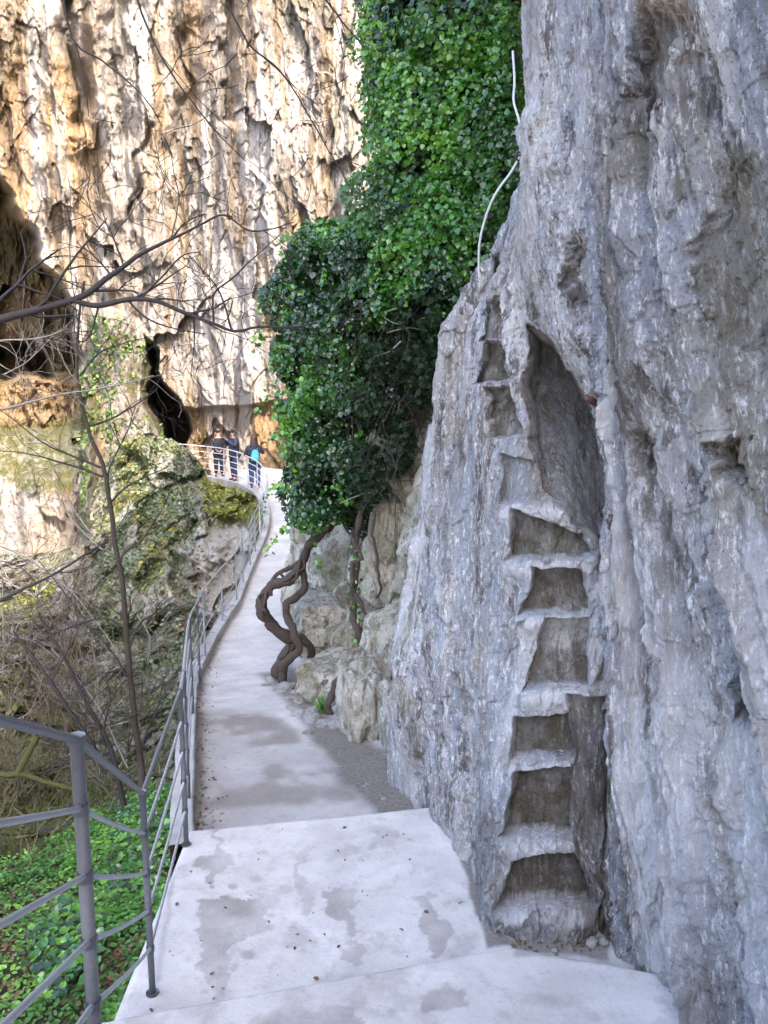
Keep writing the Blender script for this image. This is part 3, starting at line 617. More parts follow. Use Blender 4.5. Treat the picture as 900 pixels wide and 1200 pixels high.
# dry grass and brush litter on the left slopes
wgt = (sst(720, 800, PY) * sst(1010, 950, PY) + .3 * sst(640, 680, PY)) * sst(215, 150, PX) * sst(-.3, .2, fbm(Vh * .7, 4, 183))
p_, n_ = scatter_grid(Vh, HN, PX, PY, wgt * sst(1000, 930, PY) + .8 * sst(900, 940, PY) * sst(1065, 1010, PY) * sst(160, 60, PX), 30000, 6)
o = leaves('dry_grass', p_, n_ + RNG.normal(0, .6, p_.shape), .24, M['grassm'], 'blade', None, -.35, .5); tag(o, 'dry straw-coloured grass on the gorge slope', kind='stuff')
wgt = flat[4:] + .5 * sst(.3, .6, hm[4:]) * sst(900, 700, PY)
p_, n_ = scatter_grid(Vh, HN, PX, PY, wgt, 5000, 16)
ml = leafmat('moss_tuft', [(0, (.08,.12,.015)), (.5, (.20,.24,.02)), (1, (.36,.36,.04))], .8, .2)
o = leaves('moss', p_, n_ + np.array([0, 0, .6]), .13, ml, 'oval', None, -.5, .5); tag(o, 'yellow-green moss tufts on the ledge under the railing', kind='stuff')
# moss ledge grass far left
q = (PILM > .3)
FN = normals(FARV); FN = np.where((FN[..., 1:2] > 0), -FN, FN)
p_, n_ = scatter_grid(FARV, FN, None, None, PILM * sst(-.3, .2, fbm(FARV, 4, 190)), 6000, 7)
o = leaves('ivy', p_ + n_ * .08, n_, .12, leafmat('cliff_ivy', [(0, (.03,.06,.015)), (.5, (.07,.12,.025)), (1, (.15,.20,.05))], .5, .15), 'ivy', None, .5, .5); tag(o, 'light green ivy on the rock pillar before the dark cleft', kind='stuff')
# ================================================================== PATH
prof = np.array([[5.30,3.28],[6.5,3.40],[8.35,3.64],[10.3,4.02],[12.4,4.40],[15.2,4.72],[17,4.82],[20,4.85],[23,4.6],[25,4.2],[27,3.98],[29,3.93],[32,3.93],[36,3.93]])
edge = [(5.30,227),(6.5,228),(8.35,230),(10.3,233),(12.4,244),(15.2,265),(17,281),(20,296),(22,308),(24,316),(25.5,314),(27,301),(28.5,284),(30,256),(31,222)]
def Hz(d): return CZ - np.interp(d, prof[:, 0], prof[:, 1])
L = np.array([W(x_, float(Hz(d)), d) for d, x_ in edge])
ts = np.linspace(0, len(L) - 1, 340); Lc = cr(L, ts); Lc[:, 2] = Hz(Lc[:, 1])
tg = np.gradient(Lc, axis=0); tg[:, 2] = 0; tg /= np.linalg.norm(tg, axis=1, keepdims=True); rt = np.stack([tg[:, 1], -tg[:, 0], tg[:, 0] * 0], -1)
wd = np.interp(Lc[:, 1], [5, 8, 12, 16, 22, 32], [2.4, 2.6, 2.4, 2.6, 3.6, 3.6])
sx = np.linspace(0, 1, 90)
G = Lc[:, None] + rt[:, None] * (sx[None, :, None] * wd[:, None, None])
G[..., 2] += .012 * fbm(G * 2.5, 4, 200) + .05 * sst(1.5, 2.4, sx[None] * wd[:, None]) * (1 + fbm(G * 6, 4, 201))
px, py = proj(G); n_ = fbm(G * 1.7, 5, 202)
dirt = pmask(px + 16 * n_, py + 14 * fbm(G * 3, 4, 203), [(366,842),(420,850),(470,890),(560,960),(560,1000),(470,990),(436,948),(408,925),(392,900),(358,868)], 10)
dirt = np.maximum(dirt, pmask(px + 12 * n_, py + 8 * n_, [(305,790),(345,780),(400,850),(360,852)], 7) * .9)
dirt = np.maximum(dirt, .7 * sst(.10, .02, sx[None] * wd[:, None] + .04 * n_))
stn_shade = pmask(px + 10 * n_, py + 10 * fbm(G * 2.6, 4, 204), [(229,838),(268,832),(318,840),(350,858),(395,905),(432,945),(420,975),(228,975)], 7) * (.42 + .5 * sst(.0, .35, fbm(G * 2.2, 5, 205)))  # wall's shadow on the path, painted in as a darker concrete zone
o = mesh_np('path', G.reshape(-1, 3), gridfaces(*px.shape)[:, ::-1], M['concrete'], None, {'stain_shade': stn_shade, 'dirt': dirt}); tag(o, kind='structure')
# kerb
kb = empty('kerb', tuple(L[0]), 'low raised concrete kerb along the left of the path', 'kerb')
pr = [(-.16, -.9), (-.16, .13), (-.01, .13), (.0, .12), (.0, -.05)]
K = np.stack([Lc + rt * a + np.array([0, 0, b]) for a, b in pr], 1); K[:, 0, 2] -= .3; K[..., :2] += (.012 * fbm(K * 4, 3, 210))[..., None]; K[..., 2] += .008 * fbm(K * 5, 3, 211)
o = mesh_np('kerb_edge', K.reshape(-1, 3), gridfaces(*K.shape[:2])[:, ::-1], M['kerb'], None, {'stain_shade': .5 * sst(0, .3, fbm(K * 2, 3, 3)), 'dirt': K[..., 0] * 0}, smooth=False); unpar(o, kb)
# ================================================================== LANDING and STAIRS
def slab(name, corners, z, thick, n=(160, 160), seed=0, stains=(), parent=None, dirts=(), warp=None):
    """corners: far-left, far-right, near-right, near-left (x,y)"""
    a, b, c, d = [np.array([*q, z], float) for q in corners]
    u = np.linspace(0, 1, n[0])[None, :, None]; v = np.linspace(0, 1, n[1])[:, None, None]
    top = (a * (1-u) + b * u) * (1-v) + (d * (1-u) + c * u) * v
    if warp: top[..., 1] -= warp[1] * np.maximum(0, top[..., 0] - warp[0]) * (1 - v[..., 0])
    top[..., 2] += .004 * fbm(top * 3, 4, 220 + seed)
    ed = fbm(top * 9, 4, 230 + seed) * .012
    e = np.maximum(np.maximum(sst(.012, 0, u[..., 0]) , sst(.02, 0, v[..., 0])), sst(.98, 1, v[..., 0]))
    top[..., 2] -= e * (.012 + .5 * np.abs(ed))
    low = lambda s, k: s + np.array([0, 0, -k])
    # border skirt
    full = np.concatenate([low(top[:1], thick), low(top[:1], .02), top, low(top[-1:], .02), low(top[-1:], thick)])
    full[0, :, :2] = full[2, :, :2]; 
    full = np.concatenate([low(full[:, :1], thick) , full, low(full[:, -1:], thick)], 1)
    px, py = proj(full); nn = fbm(full * 6, 4, 240 + seed); nn2 = fbm(full * 6 + 9, 4, 250 + seed)
    stn_shade = np.zeros(px.shape); di = np.zeros(px.shape)
    n3_, n4_ = fbm(full * 22, 4, 270 + seed), fbm(full * 22 + 5, 4, 280 + seed)
    for poly, s in stains: stn_shade = np.maximum(stn_shade, s * pmask(px + (20 * nn + 9 * n3_) * (len(poly) != 8), py + (16 * nn2 + 7 * n4_) * (len(poly) != 8), poly, 2.2) * (.72 + .5 * nn))
    for poly, s in dirts: di = np.maximum(di, s * pmask(px + 5 * nn, py + 5 * nn2, poly, 3))
    stn_shade = np.maximum(stn_shade, .38 * sst(.12, .45, fbm(full * 4.5, 6, 260 + seed, .6)))
    return mesh_np(name, full.reshape(-1, 3), gridfaces(*px.shape)[:, ::-1], M['concrete'], parent, {'stain_shade': stn_shade, 'dirt': di})
def xy(px_, z, d): q = W(px_, z, d); return (q[0], q[1])
def gd(px_, py_, z):  # intersect the sight line with height z
    q = P(px_, py_, 1.0); k = (CZ - z) / (CZ - q[2]); return (q[0] * k, k)
drops = [([(x_ + r_ * math.cos(a_ * math.pi / 4), y_ + r_ * .62 * math.sin(a_ * math.pi / 4)) for a_ in range(8)], .7) for x_, y_, r_ in [(315,1062,5),(317,1073,5),(343,1087,6),(355,1114,5),(367,1104,5),(273,1039,6),(290,1119,9),(335,1042,9),(240,1172-10,5),(300,1030,8)]]
st1 = [([(232,1055),(262,1050),(275,1045),(303,1048),(310,1085),(290,1095),(275,1105),(268,1130),(258,1155),(235,1150),(228,1120),(228,1085)], .85),
       ([(235,1020),(250,1000),(252,975),(258,975),(262,1000),(266,1015),(258,1036)], .7), ([(345,990),(358,1000),(352,1020),(362,1040),(368,1066),(352,1072),(346,1040)], .55),
       ([(378,1046),(400,1040),(415,1062),(408,1075),(425,1088),(410,1092),(395,1080)], .8), ([(400,1105),(425,1098),(435,1115),(415,1128)], .6),
       ([(470,1050),(495,1045),(512,1068),(530,1095),(526,1112),(505,1118),(492,1085)], .75)] + drops
fl_, fr_, nr_, nl_ = gd(222, 972, 0), gd(519, 943, 0), gd(700, 1104, 0), gd(140, 1180, 0)
lb = (fl_[0] - .0, fl_[1])
landing = slab('landing', [fl_, fr_, (nr_[0] + .3, nr_[1] - .4), (nl_[0], nl_[1] - .35)], 0, .34, (240, 240), 1, st1, None, [([(520,945),(530,945),(590,1095),(610,1110),(572,1112),(560,1075)], .9), ([(600,1100),(715,1095),(715,1125),(640,1118),(600,1118)], .8), ([(198,1030),(204,1030),(190,1150),(183,1150)], .35)])
tag(landing, kind='structure')
stairs = empty('stairs', (-.2, 3.3, 0), None, None); stairs['kind'] = 'structure'
a0, b0 = gd(112, 1198, .17), gd(598, 1108, .17)
sl = (b0[1] - a0[1]) / (b0[0] - a0[0])
st2 = [([(488,1160),(520,1153),(545,1158),(545,1175),(505,1180)], .8), ([(285,1190),(380,1180),(420,1190),(430,1215),(280,1215)], .7), ([(150,1195),(190,1190),(190,1215),(150,1215)], .5)]
for k in range(9):
    z = .17 * (k + 1); y0 = a0[1] if k == 0 else 3.0 - .27 * (k - 1); y1 = 3.0 - .27 * k - .03
    if k == 8: y1 = -2.5
    xl, xr = a0[0] + .05 * k * 0, 2.1
    yr = y0 + (sl * (xr - xl) if k == 0 else 0); yr1 = y1
    o = slab('tread', [(xl, y0), (xr, yr), (xr, yr1), (xl, y1)], z, .30, (200, 70) if k < 2 else (40, 16), 5 + k, st2 if k == 0 else (), stairs, [([(600,1105),(712,1112),(700,1128),(600,1120)], .5)] if k == 0 else (), (b0[0], .55) if k == 0 else None)
    o.matrix_parent_inverse = parent_matrix(stairs).inverted()
# soil below the steps so that nothing floats
v_, f_ = box_np((-2.6, -3, -3), (2.6, 3.2, -.1)); mesh_np('ground', v_, f_, M['soil'], None)['kind'] = 'structure'
# big ground sheet that closes the scene below and around
n = 60; gx_ = np.linspace(-260, 260, n); gy_ = np.linspace(-220, 320, n); GX, GY = np.meshgrid(gx_, gy_)
rr = np.hypot(GX, GY - 15)
GZ = -9 + 5 * fbm(np.stack([GX * .03, GY * .03, GX * 0], -1), 3, 5)
o = mesh_np('terrain', np.stack([GX, GY, GZ], -1).reshape(-1, 3), gridfaces(n, n), M['soil']); tag(o, kind='structure')
# ================================================================== BOULDERS AND RUBBLE
def cubesphere(n):
    lin = np.tan(np.linspace(-math.pi/4, math.pi/4, n)); out = []; F_ = []
    for ax in range(3):
        for s in (-1, 1):
            u, v = np.meshgrid(lin, lin); w_ = np.full_like(u, s)
            q = np.stack([u, v, w_], -1) if s > 0 else np.stack([v, u, w_], -1)
            q = np.roll(q, ax, -1); F_.append(gridfaces(n, n) + len(out) * n * n); out.append(q.reshape(-1, 3))
    V = np.concatenate(out); V /= np.linalg.norm(V, axis=1, keepdims=True); return V, np.concatenate(F_)
CS, CSF = cubesphere(80); CSs, CSFs = cubesphere(9)
def boulder(name, c, r, seed, mat, boxy=.5, rough=.12, rot=0, small=False, attrs=None):
    U, Fq = (CSs, CSFs) if small else (CS, CSF)
    b = U / np.max(np.abs(U), axis=1, keepdims=True)
    V = U * (1 - boxy) + b * boxy * .9
    n = fbm(U * 1.6 + seed * 3.1, 5, 300 + seed) ; f1, f2, _ = worley(U * 1.6 + seed, 310 + seed)
    V = V * (1 + rough * n + rough * .8 * (sst(0, .5, f2 - f1) - .5) + rough * .45 * facets(U * 2.6 + seed + .3 * fbm(U * 3, 3, 3)[:, None], 360 + seed) + rough * .12 * facets(U * 7 + seed, 361 + seed))[:, None]
    V = V * np.array(r); c_, s_ = math.cos(rot), math.sin(rot)
    V = np.stack([V[:, 0] * c_ - V[:, 1] * s_, V[:, 0] * s_ + V[:, 1] * c_, V[:, 2]], -1)
    wpos = V + np.array(c)
    at = {'moss': .5 * sst(0, .35, fbm(wpos * 2.5, 4, 320 + seed)), 'warm': .3 * sst(0, .4, fbm(wpos * 2, 4, 330)), 'damp_shade': .45 * sst(.1, .4, fbm(wpos * 3, 4, 340)), 'pale': .4 * sst(-.1, .4, fbm(wpos * 2.4, 4, 350))}
    if attrs: at.update({k: v + at[k] * 0 for k, v in attrs.items()})
    o = mesh_np(name, V, Fq, mat, None, at); o.location = tuple(c); return o
def at(px_, py_, d): return P(px_, py_, d)
bl = [('boulder', at(388, 724, 11.6), (.55, .7, .40), 1, .75, .10, .2, 'squared pale block behind the twisted ivy trunk'),
      ('boulder', at(385, 664, 12.2), (.42, .6, .33), 2, .6, .12, .5, 'grey-green rock resting on top of the squared pale block'),
      ('boulder', at(398, 800, 9.7), (.40, .7, .38), 3, .5, .12, -.4, 'rounded pale boulder below the squared block beside the roots'),
      ('boulder', at(428, 832, 8.1), (.27, .5, .58), 4, .45, .14, .2, 'upright light boulder with a hollow by the path edge'),
  ('boulder', at(474, 858, 7.35), (.20, .45, .50), 8, .35, .14, .3, 'grey rock wedged between the upright light boulder and the carved cliff'),
      ('boulder', at(478, 745, 8.6), (.24, .45, .36), 5, .4, .15, .2, 'leaning grey rock above the upright boulder'),
      ('boulder', at(462, 640, 9.6), (.30, .5, .75), 6, .4, .15, .1, 'tall olive rock under the ivy in the wall')]
for nme, c, r, sd, bx, rg, rot, lab in bl:
    tag(boulder(nme, c, r, sd, M['mid'], bx, rg, rot), lab, 'boulder', 'boulders at the foot of the cliff')
rub = [(322,800,.10),(333,812,.13),(350,816,.09),(312,806,.06),(345,835,.09),(356,842,.12),(366,848,.10),(352,828,.07),(380,853,.09),(395,856,.10),(340,822,.07),(371,838,.10),(408,860,.07),(327,790,.09),(360,862,.05),(430,925,.04),(450,938,.05),(420,905,.04)]
side = ['leftmost', 'large', 'flat', 'small', 'round', 'pale']
def dpath(px_, py_):
    ds = np.linspace(5.4, 20, 600); q = np.array([proj(np.array([0, d, float(Hz(d))]))[1] for d in ds]); return float(np.interp(-py_, -q, ds))
ord_ = sorted(range(len(rub)), key=lambda i: rub[i][1])
pos = {i: k for k, i in enumerate(ord_)}
for i, (x_, y_, r_) in enumerate(rub):
    d = dpath(x_, y_); c = W(x_, float(Hz(d)) + r_ * .25, d)
    o = boulder('stone', c, (r_ * 1.25, r_, r_ * .7), 20 + i, M['stone'], .3, .25, i * 1.3, True, {'moss': .1, 'pale': .3})
    tag(o, 'grey rubble stone lying along the edge of the path below the boulders', 'stone', 'rubble stones at the path edge')
for i, (x_, y_, r_, lab) in enumerate([(603,1118,.012,'a'),(693,1109,.03,'b'),(707,1107,.022,'c'),(650,1116,.012,'d')]):
    g = gd(x_, y_, 0.0); o = boulder('pebble', (g[0], g[1], .005 + (.172 if False else 0) + r_ * .5), (r_ * 1.3, r_, r_ * .7), 60 + i, M['stone'], .3, .2, i, True, {'pale': 1.0, 'moss': 0.0})
    tag(o, 'small white pebble at the foot of the hewn rock steps', 'pebble', 'pebbles below the rock steps')
# debris: dead leaves on the path edge, the gap and scattered on the slab
r = np.random.default_rng(9); pts = []
for _ in range(900):
    t = r.random(); d = 5.5 + 5.2 * t; k = np.interp(d, [5.5, 7, 8.5, 10.7], [1.55, 1.65, 1.6, 1.55]) + abs(r.normal(0, .16)) * 1.5
    e = np.array([np.interp(d, Lc[:, 1], Lc[:, 0]), d]); pts.append([e[0] + k, d, float(Hz(d)) + .015 + .02 * r.random()])
for _ in range(420):
    t = r.random(); a_ = np.array(gd(522, 945, 0)); b_ = np.array(gd(585, 1100, 0)); q = a_ * (1-t) + b_ * t; pts.append([q[0] + abs(r.normal(0, .05)), q[1], .01 + .012 * r.random()])
for _ in range(60):
    q = gd(r.uniform(600, 712), r.uniform(1098, 1116), 0); pts.append([q[0], q[1], .008])
for _ in range(260):
    q = gd(r.uniform(160, 700), r.uniform(960, 1200), 0); pts.append([q[0], q[1], .006]) if r.random() < .35 else None
for _ in range(350):
    d = 5.6 + 9 * r.random() ** 1.5; k = abs(r.normal(0, .10)) + .02; pts.append([np.interp(d, Lc[:, 1], Lc[:, 0]) + k, d, float(Hz(d)) + .012])
pts = np.array(pts); o = leaves('leaf_litter', pts, np.tile([0, 0, 1.], (len(pts), 1)), .026, M['deadleaf'], 'oval', None, 0, .45); tag(o, 'brown leaf litter in the joint between path and cliff', kind='stuff')
for i, (x_, y_) in enumerate([(304,1001),(258,1052),(262,1064),(346,1110),(395,1112),(430,1051),(449,983),(512,961)]):
    g = gd(x_, y_, 0); o = leaves('leaf', np.array([[g[0], g[1], .006]]), np.array([[0, 0, 1.]]), .022, M['deadleaf'], 'oval', None, 0, .3, np.array([.1]), 30 + i); tag(o, 'tiny dark dead leaf lying on the pale landing', 'leaf', 'dead leaves on the landing')
# soil banks in the joint
# ================================================================== RAILING
rail = empty('railing', tuple(W(177, 0, 3.83)), 'grey steel railing with five bars down the near stairs and landing', 'railing')
topsN = [np.array([-.40, -.6, 3.55]), np.array([-.857, 2.24, 2.08]), np.array([W(167, 1.08, 3.83)[0], 3.83, 1.08]), np.array([W(211, 1.07, 5.19)[0], 5.19, 1.07])]
hts = [1.07, 1.08, 1.08, 1.07]
def addpost(top, h, r_, mat, par, far=False):
    t = Tubes(); b_ = top - np.array([0, 0, h]); t.add([b_, b_ + [0, 0, h * .5], top + [0, 0, .0]], r_, 10 if not far else 6)
    o = unpar(t.build('post', mat, None), par)
    if not far:
        t2 = Tubes(); t2.add([top + [0, 0, -.012], top + [0, 0, .014]], r_ * 1.28, 12); c = t2.build('cap', mat, None); unpar(c, o)
        for q in range(1, 5):
            t3 = Tubes(); z_ = top - np.array([0, 0, .207 * q]); t3.add([z_ + [0, 0, -.016], z_ + [0, 0, .016]], r_ * 1.22, 10); unpar(t3.build('collar', mat, None), o)
        t4 = Tubes(); t4.add([b_, b_ + [0, 0, .01]], r_ * 2.0, 12); unpar(t4.build('base_plate', mat, None), o)
    return o
for i, (tp, h) in enumerate(zip(topsN, hts)):
    addpost(tp, h, .020 if i == 1 else .0165, M['metal'], rail)
for b_ in range(5):
    t = Tubes(); pts = [tp - np.array([0, 0, .207 * b_]) for tp in topsN]
    sub = []
    for a, c in zip(pts[:-1], pts[1:]):
        for s_ in np.linspace(0, 1, 9)[:-1]:
            q = a * (1 - s_) + c * s_; sag = -.012 * 4 * s_ * (1 - s_) if b_ else 0; sub.append(q + [0, 0, sag])
    sub.append(pts[-1]); t.add(sub, .0125 if b_ == 0 else .0085, 8); unpar(t.build('handrail' if b_ == 0 else 'bar', M['metal_far'] if b_ else M['metal'], None), rail)
pr_ = empty('railing', tuple(L[0]), 'long grey-blue steel railing curving along the kerb to the viewpoint', 'railing')
pd = [(223,6.05),(228,8.35),(236,10.4),(242.5,12.4),(263,15.2),(279.5,17),(287,18.6),(294.5,20.2),(300.5,21.3),(306,22.4),(311,23.4),(314.5,24.4),(314,25.3),(303,26.8),(292,27.8),(280,29.0),(264,30.2),(249,30.9),(228,31.6),(210,32.2)]
tops = []
for i, (x_, d) in enumerate(pd):
    zz = float(Hz(d)) + .10; b_ = W(x_ - (2 if d < 20 else 1), zz, d); tp = b_ + np.array([0, 0, 1.03]); tops.append(tp)
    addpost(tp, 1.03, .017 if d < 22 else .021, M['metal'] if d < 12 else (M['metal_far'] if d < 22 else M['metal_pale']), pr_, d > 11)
tops = [topsN[-1]] + tops
for b_ in range(5):
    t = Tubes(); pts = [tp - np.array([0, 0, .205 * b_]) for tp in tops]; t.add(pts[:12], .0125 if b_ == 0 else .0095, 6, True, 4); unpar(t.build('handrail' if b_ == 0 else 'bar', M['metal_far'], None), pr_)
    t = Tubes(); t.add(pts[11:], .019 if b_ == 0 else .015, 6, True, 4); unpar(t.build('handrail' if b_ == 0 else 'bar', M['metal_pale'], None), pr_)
# ================================================================== IVY
def ivymass(blobs, n, seed, shell=.35):
    """scatter leaf positions through overlapping lobes (px,py,d,rx,ry,rz) in metres"""
    r = np.random.default_rng(seed); C = np.array([P(b[0], b[1], b[2]) for b in blobs]); R = np.array([b[3:6] for b in blobs])
    wts = (R.prod(1)) ** (2/3); wts /= wts.sum(); k = r.choice(len(blobs), n, p=wts)
    u = r.normal(0, 1, (n, 3)); u /= np.linalg.norm(u, axis=1, keepdims=True); rad = 1 - shell * r.random(n) ** 1.6
    p = C[k] + u * R[k] * rad[:, None]
    # lumpy outline: push by noise and drop leaves where gaps open
    g = fbm(p * 1.6, 4, seed + 50); p = p + u * (g * .55 + .16 * fbm(p * 5, 3, seed + 55))[:, None] * R[k]
    keep = (fbm(p * 3.2, 4, seed + 60) > -.16) & (r.random(n) < .9)
    # drop deep interior leaves
    ins = np.zeros(n)
    for c, rr_ in zip(C, R): ins += (np.linalg.norm((p - c) / rr_, axis=1) < .62)
    keep &= ins < 1
    return p[keep], u[keep]
up = [(496,40,9.2,.72,.6,.9),(540,30,8.8,.6,.6,.9),(512,150,8.9,.68,.6,.7),(464,110,9.4,.35,.5,.6),(560,140,8.5,.40,.5,.8),(480,250,9.0,.60,.55,.55),(540,260,8.5,.45,.45,.55),(520,330,8.6,.38,.4,.28),(464,20,9.8,.40,.6,.7),(500,-90,9.4,.8,.7,.8),(560,-90,8.9,.8,.7,.9),(585,80,8.4,.22,.45,.7),(590,190,8.3,.30,.5,.6),(572,270,8.3,.28,.5,.5),(545,330,8.5,.30,.5,.35),(500,300,8.8,.5,.5,.45)]
lo = [(372,318,9.9,.42,.5,.35),(400,345,9.9,.42,.5,.40),(385,310,9.8,.50,.6,.42),(425,300,9.5,.55,.6,.42),(355,350,10.0,.38,.5,.38),(395,390,9.6,.50,.6,.5),(345,420,10.0,.28,.5,.35),(375,470,9.8,.36,.5,.45),(365,540,9.8,.32,.5,.42),(350,490,9.9,.28,.4,.3),(370,600,9.7,.34,.4,.28),(352,575,9.8,.24,.3,.28),(410,540,9.6,.28,.5,.4),(440,350,9.3,.45,.5,.35),(415,460,9.5,.3,.4,.4),(460,330,9.2,.4,.5,.3)]
iv = empty('ivy', tuple(P(400, 640, 10)), 'large glossy green ivy hanging over the path from the cliff', 'ivy')
p1, u1 = ivymass(up, 100000, 1); ux = u1 * .6 + np.array([-.3, -.7, .45])
rnd1 = np.clip(.44 + .9 * fbm(p1 * 1.7, 4, 401) + RNG.normal(0, .11, len(p1)), 0, 1)
unpar(leaves('foliage', p1, ux, .048, M['ivy'], 'ivy', None, .7, .7, rnd1, 21), iv)
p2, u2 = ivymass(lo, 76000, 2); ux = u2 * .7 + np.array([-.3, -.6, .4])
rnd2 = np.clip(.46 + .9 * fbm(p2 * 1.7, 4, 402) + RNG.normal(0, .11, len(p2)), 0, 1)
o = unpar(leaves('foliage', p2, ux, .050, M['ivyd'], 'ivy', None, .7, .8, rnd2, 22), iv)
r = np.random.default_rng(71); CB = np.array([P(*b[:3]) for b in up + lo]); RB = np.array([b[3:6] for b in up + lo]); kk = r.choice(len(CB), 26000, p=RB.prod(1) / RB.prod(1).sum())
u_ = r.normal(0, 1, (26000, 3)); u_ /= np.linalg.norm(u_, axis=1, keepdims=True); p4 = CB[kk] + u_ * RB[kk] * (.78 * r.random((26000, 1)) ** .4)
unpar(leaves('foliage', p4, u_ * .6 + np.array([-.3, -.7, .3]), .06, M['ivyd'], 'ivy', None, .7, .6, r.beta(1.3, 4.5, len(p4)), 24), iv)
sp, su = [], []     # trailing shoots that break the outline
for q_ in range(150):
    bl_ = (up + lo)[r.integers(0, len(up + lo))]; th_ = r.uniform(0, 2 * np.pi); o_ = np.array([math.cos(th_), -.4, math.sin(th_)]) * np.array(bl_[3:6]) * 1.0
    q = P(*bl_[:3]) + o_; v_ = o_ / np.linalg.norm(o_) + r.normal(0, .3, 3)
    for j_ in range(r.integers(8, 22)):
        v_ = v_ + r.normal(0, .15, 3) + [0, 0, -.10]; v_ /= np.linalg.norm(v_); q = q + v_ * .022; sp.append(q + r.normal(0, .02, 3)); su.append(-v_ * .2 + [-.2, -.8, .4])
unpar(leaves('foliage', np.array(sp), np.array(su), .05, M['ivy'], 'ivy', None, .8, .6, r.uniform(.3, 1, len(sp)), 27), iv)
# hanging dead creeper under the canopy
r = np.random.default_rng(31); hol_ = [(455,430,10.2,.55,.4,.6),(480,380,10.0,.5,.4,.35),(440,520,10.3,.35,.4,.6),(425,590,10.2,.3,.35,.4),(500,420,9.7,.3,.4,.5)]
hol_ += [(505,365,8.45,.32,.3,.26),(478,400,8.7,.40,.35,.35),(500,440,8.6,.22,.25,.35),(450,470,9.0,.32,.35,.4),(432,560,9.1,.20,.25,.36),(470,520,8.9,.16,.2,.3)]
M['ivyh'] = leafmat('ivy_leaf_hollow_shade', [(0, (.006,.014,.007)), (.4, (.014,.035,.012)), (1, (.04,.11,.02))], .6, .1, .3)  # leaf copy darkened to put the hollow's shade into its colour
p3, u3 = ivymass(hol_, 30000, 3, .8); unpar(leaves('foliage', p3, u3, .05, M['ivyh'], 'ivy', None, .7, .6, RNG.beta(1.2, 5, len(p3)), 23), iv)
t = Tubes()
for _ in range(170):
    x_, y_ = r.uniform(395, 520), r.uniform(330, 560); 
    if x_ > 535 - max(0, y_ - 380) * .22: continue
    d = r.uniform(8.9, 9.9) - (x_ - 400) * .004; q = P(x_, y_, d); pts = [q]; v_ = np.array([r.normal(-.2, .6), r.normal(0, .4), -1.0])
    for _k in range(r.integers(5, 11)):
        v_ = v_ + r.normal(0, .45, 3); v_[2] -= .15; v_ /= np.linalg.norm(v_); pts.append(pts[-1] + v_ * .10)
    t.add(pts, np.linspace(r.uniform(.004, .011), .002, len(pts)), 4, False)
for _ in range(60):   # branches through the lobes
    b = (up + lo)[r.integers(0, len(up + lo))]; q = P(b[0], b[1], b[2]); a_ = P(np.clip(b[0] + 70, 400, 560), b[1] + 30, b[2] + .3)
    m_ = (q + a_) / 2 + r.normal(0, .25, 3); t.add([a_, m_, q + r.normal(0, .3, 3)], [.02, .012, .005], 5, False, 5)
unpar(t.build('stem', M['darkstem'], None), iv)
t = Tubes()
for pts in ([(548,372),(520,378),(500,372),(470,380),(450,372)],[(520,378),(505,388),(480,384),(455,390)],[(490,372),(470,362),(455,365)],[(470,400),(455,412),(440,418)],
            [(485,440),(478,462),(460,476)],[(455,560),(440,575),(420,580),(400,590)],[(455,545),(440,556),(415,558)],[(470,470),(465,500),(455,540)]):
    t.add([P(x_ + random.uniform(-2, 2), y_, 8.6 if x_ > 440 and y_ < 420 else 9.0) for x_, y_ in pts], np.linspace(.010, .005, len(pts)), 5, False, 4)
unpar(t.build('dead_stem', M['palewig'], None), iv)
def pathtube(t, pts, d, r0, r1, sides=10, wob=.012, seed=0, sm=6):
    q = np.array([P(x_, y_, d + dd_) for x_, y_, dd_ in pts]); k = len(q); ts = np.linspace(0, k - 1, (k - 1) * sm + 1); q = cr(q, ts)
    q = q + np.stack([fbm(q * 7 + i * 5, 3, seed + i) for i in range(3)], -1) * wob * 2
    rr = np.linspace(r0, r1, len(q)) * (1 + .38 * fbm(q * 10, 3, seed + 9)); t.add(q, rr, sides)
t = Tubes()
pathtube(t, [(326,793,0),(331,772,0),(343,752,.1),(322,736,0),(309,716,-.1),(308,698,0),(320,686,.05),(340,679,0),(352,664,.1),(357,645,.1),(368,633,0),(384,616,-.1),(398,596,-.2),(408,560,-.2),(420,500,-.3),(430,430,-.4)], 10.7, .085, .05, 12, .02, 1)
pathtube(t, [(330,800,-.1),(334,778,-.15),(349,762,-.2),(347,747,-.2),(339,727,-.1),(337,709,-.1),(349,697,0),(357,687,0),(354,664,.1),(361,645,.1),(372,626,0)], 10.7, .06, .04, 10, .02, 11)
pathtube(t, [(343,752,.1),(352,747,.2),(362,756,.2),(366,775,.3)], 10.7, .06, .05, 8, .02, 21)
for off_, sd_ in ((4, 201), (-4, 211)):   # thin strands twisting round the main trunk
    pathtube(t, [(a_ + off_ * math.sin(i_ * 1.9), b__, c__ - .09 * math.cos(i_ * 1.9)) for i_, (a_, b__, c__) in enumerate([(331,772,0),(343,752,.1),(322,736,0),(309,716,-.1),(308,698,0),(320,686,.05),(340,679,0),(352,664,.1),(357,645,.1),(368,633,0),(384,616,-.1),(398,596,-.2)])], 10.65, .022, .016, 7, .02, sd_)
unpar(t.build('trunk', M['bark'], None), iv)
t = Tubes()
pathtube(t, [(317,698,0),(319,682,.1),(328,671,.1),(343,664,.1),(356,652,.1)], 10.7, .028, .028, 8, .01, 31)
pathtube(t, [(328,671,.1),(333,678,.05),(332,686,0)], 10.7, .025, .018, 8, .01, 41)
unpar(t.build('trunk', M['bark'], None), iv)
rt_ = empty('climbing_root', tuple(P(385, 840, 8.9)), 'gnarled brown ivy root snaking down between the pale boulders', 'root')
t = Tubes()
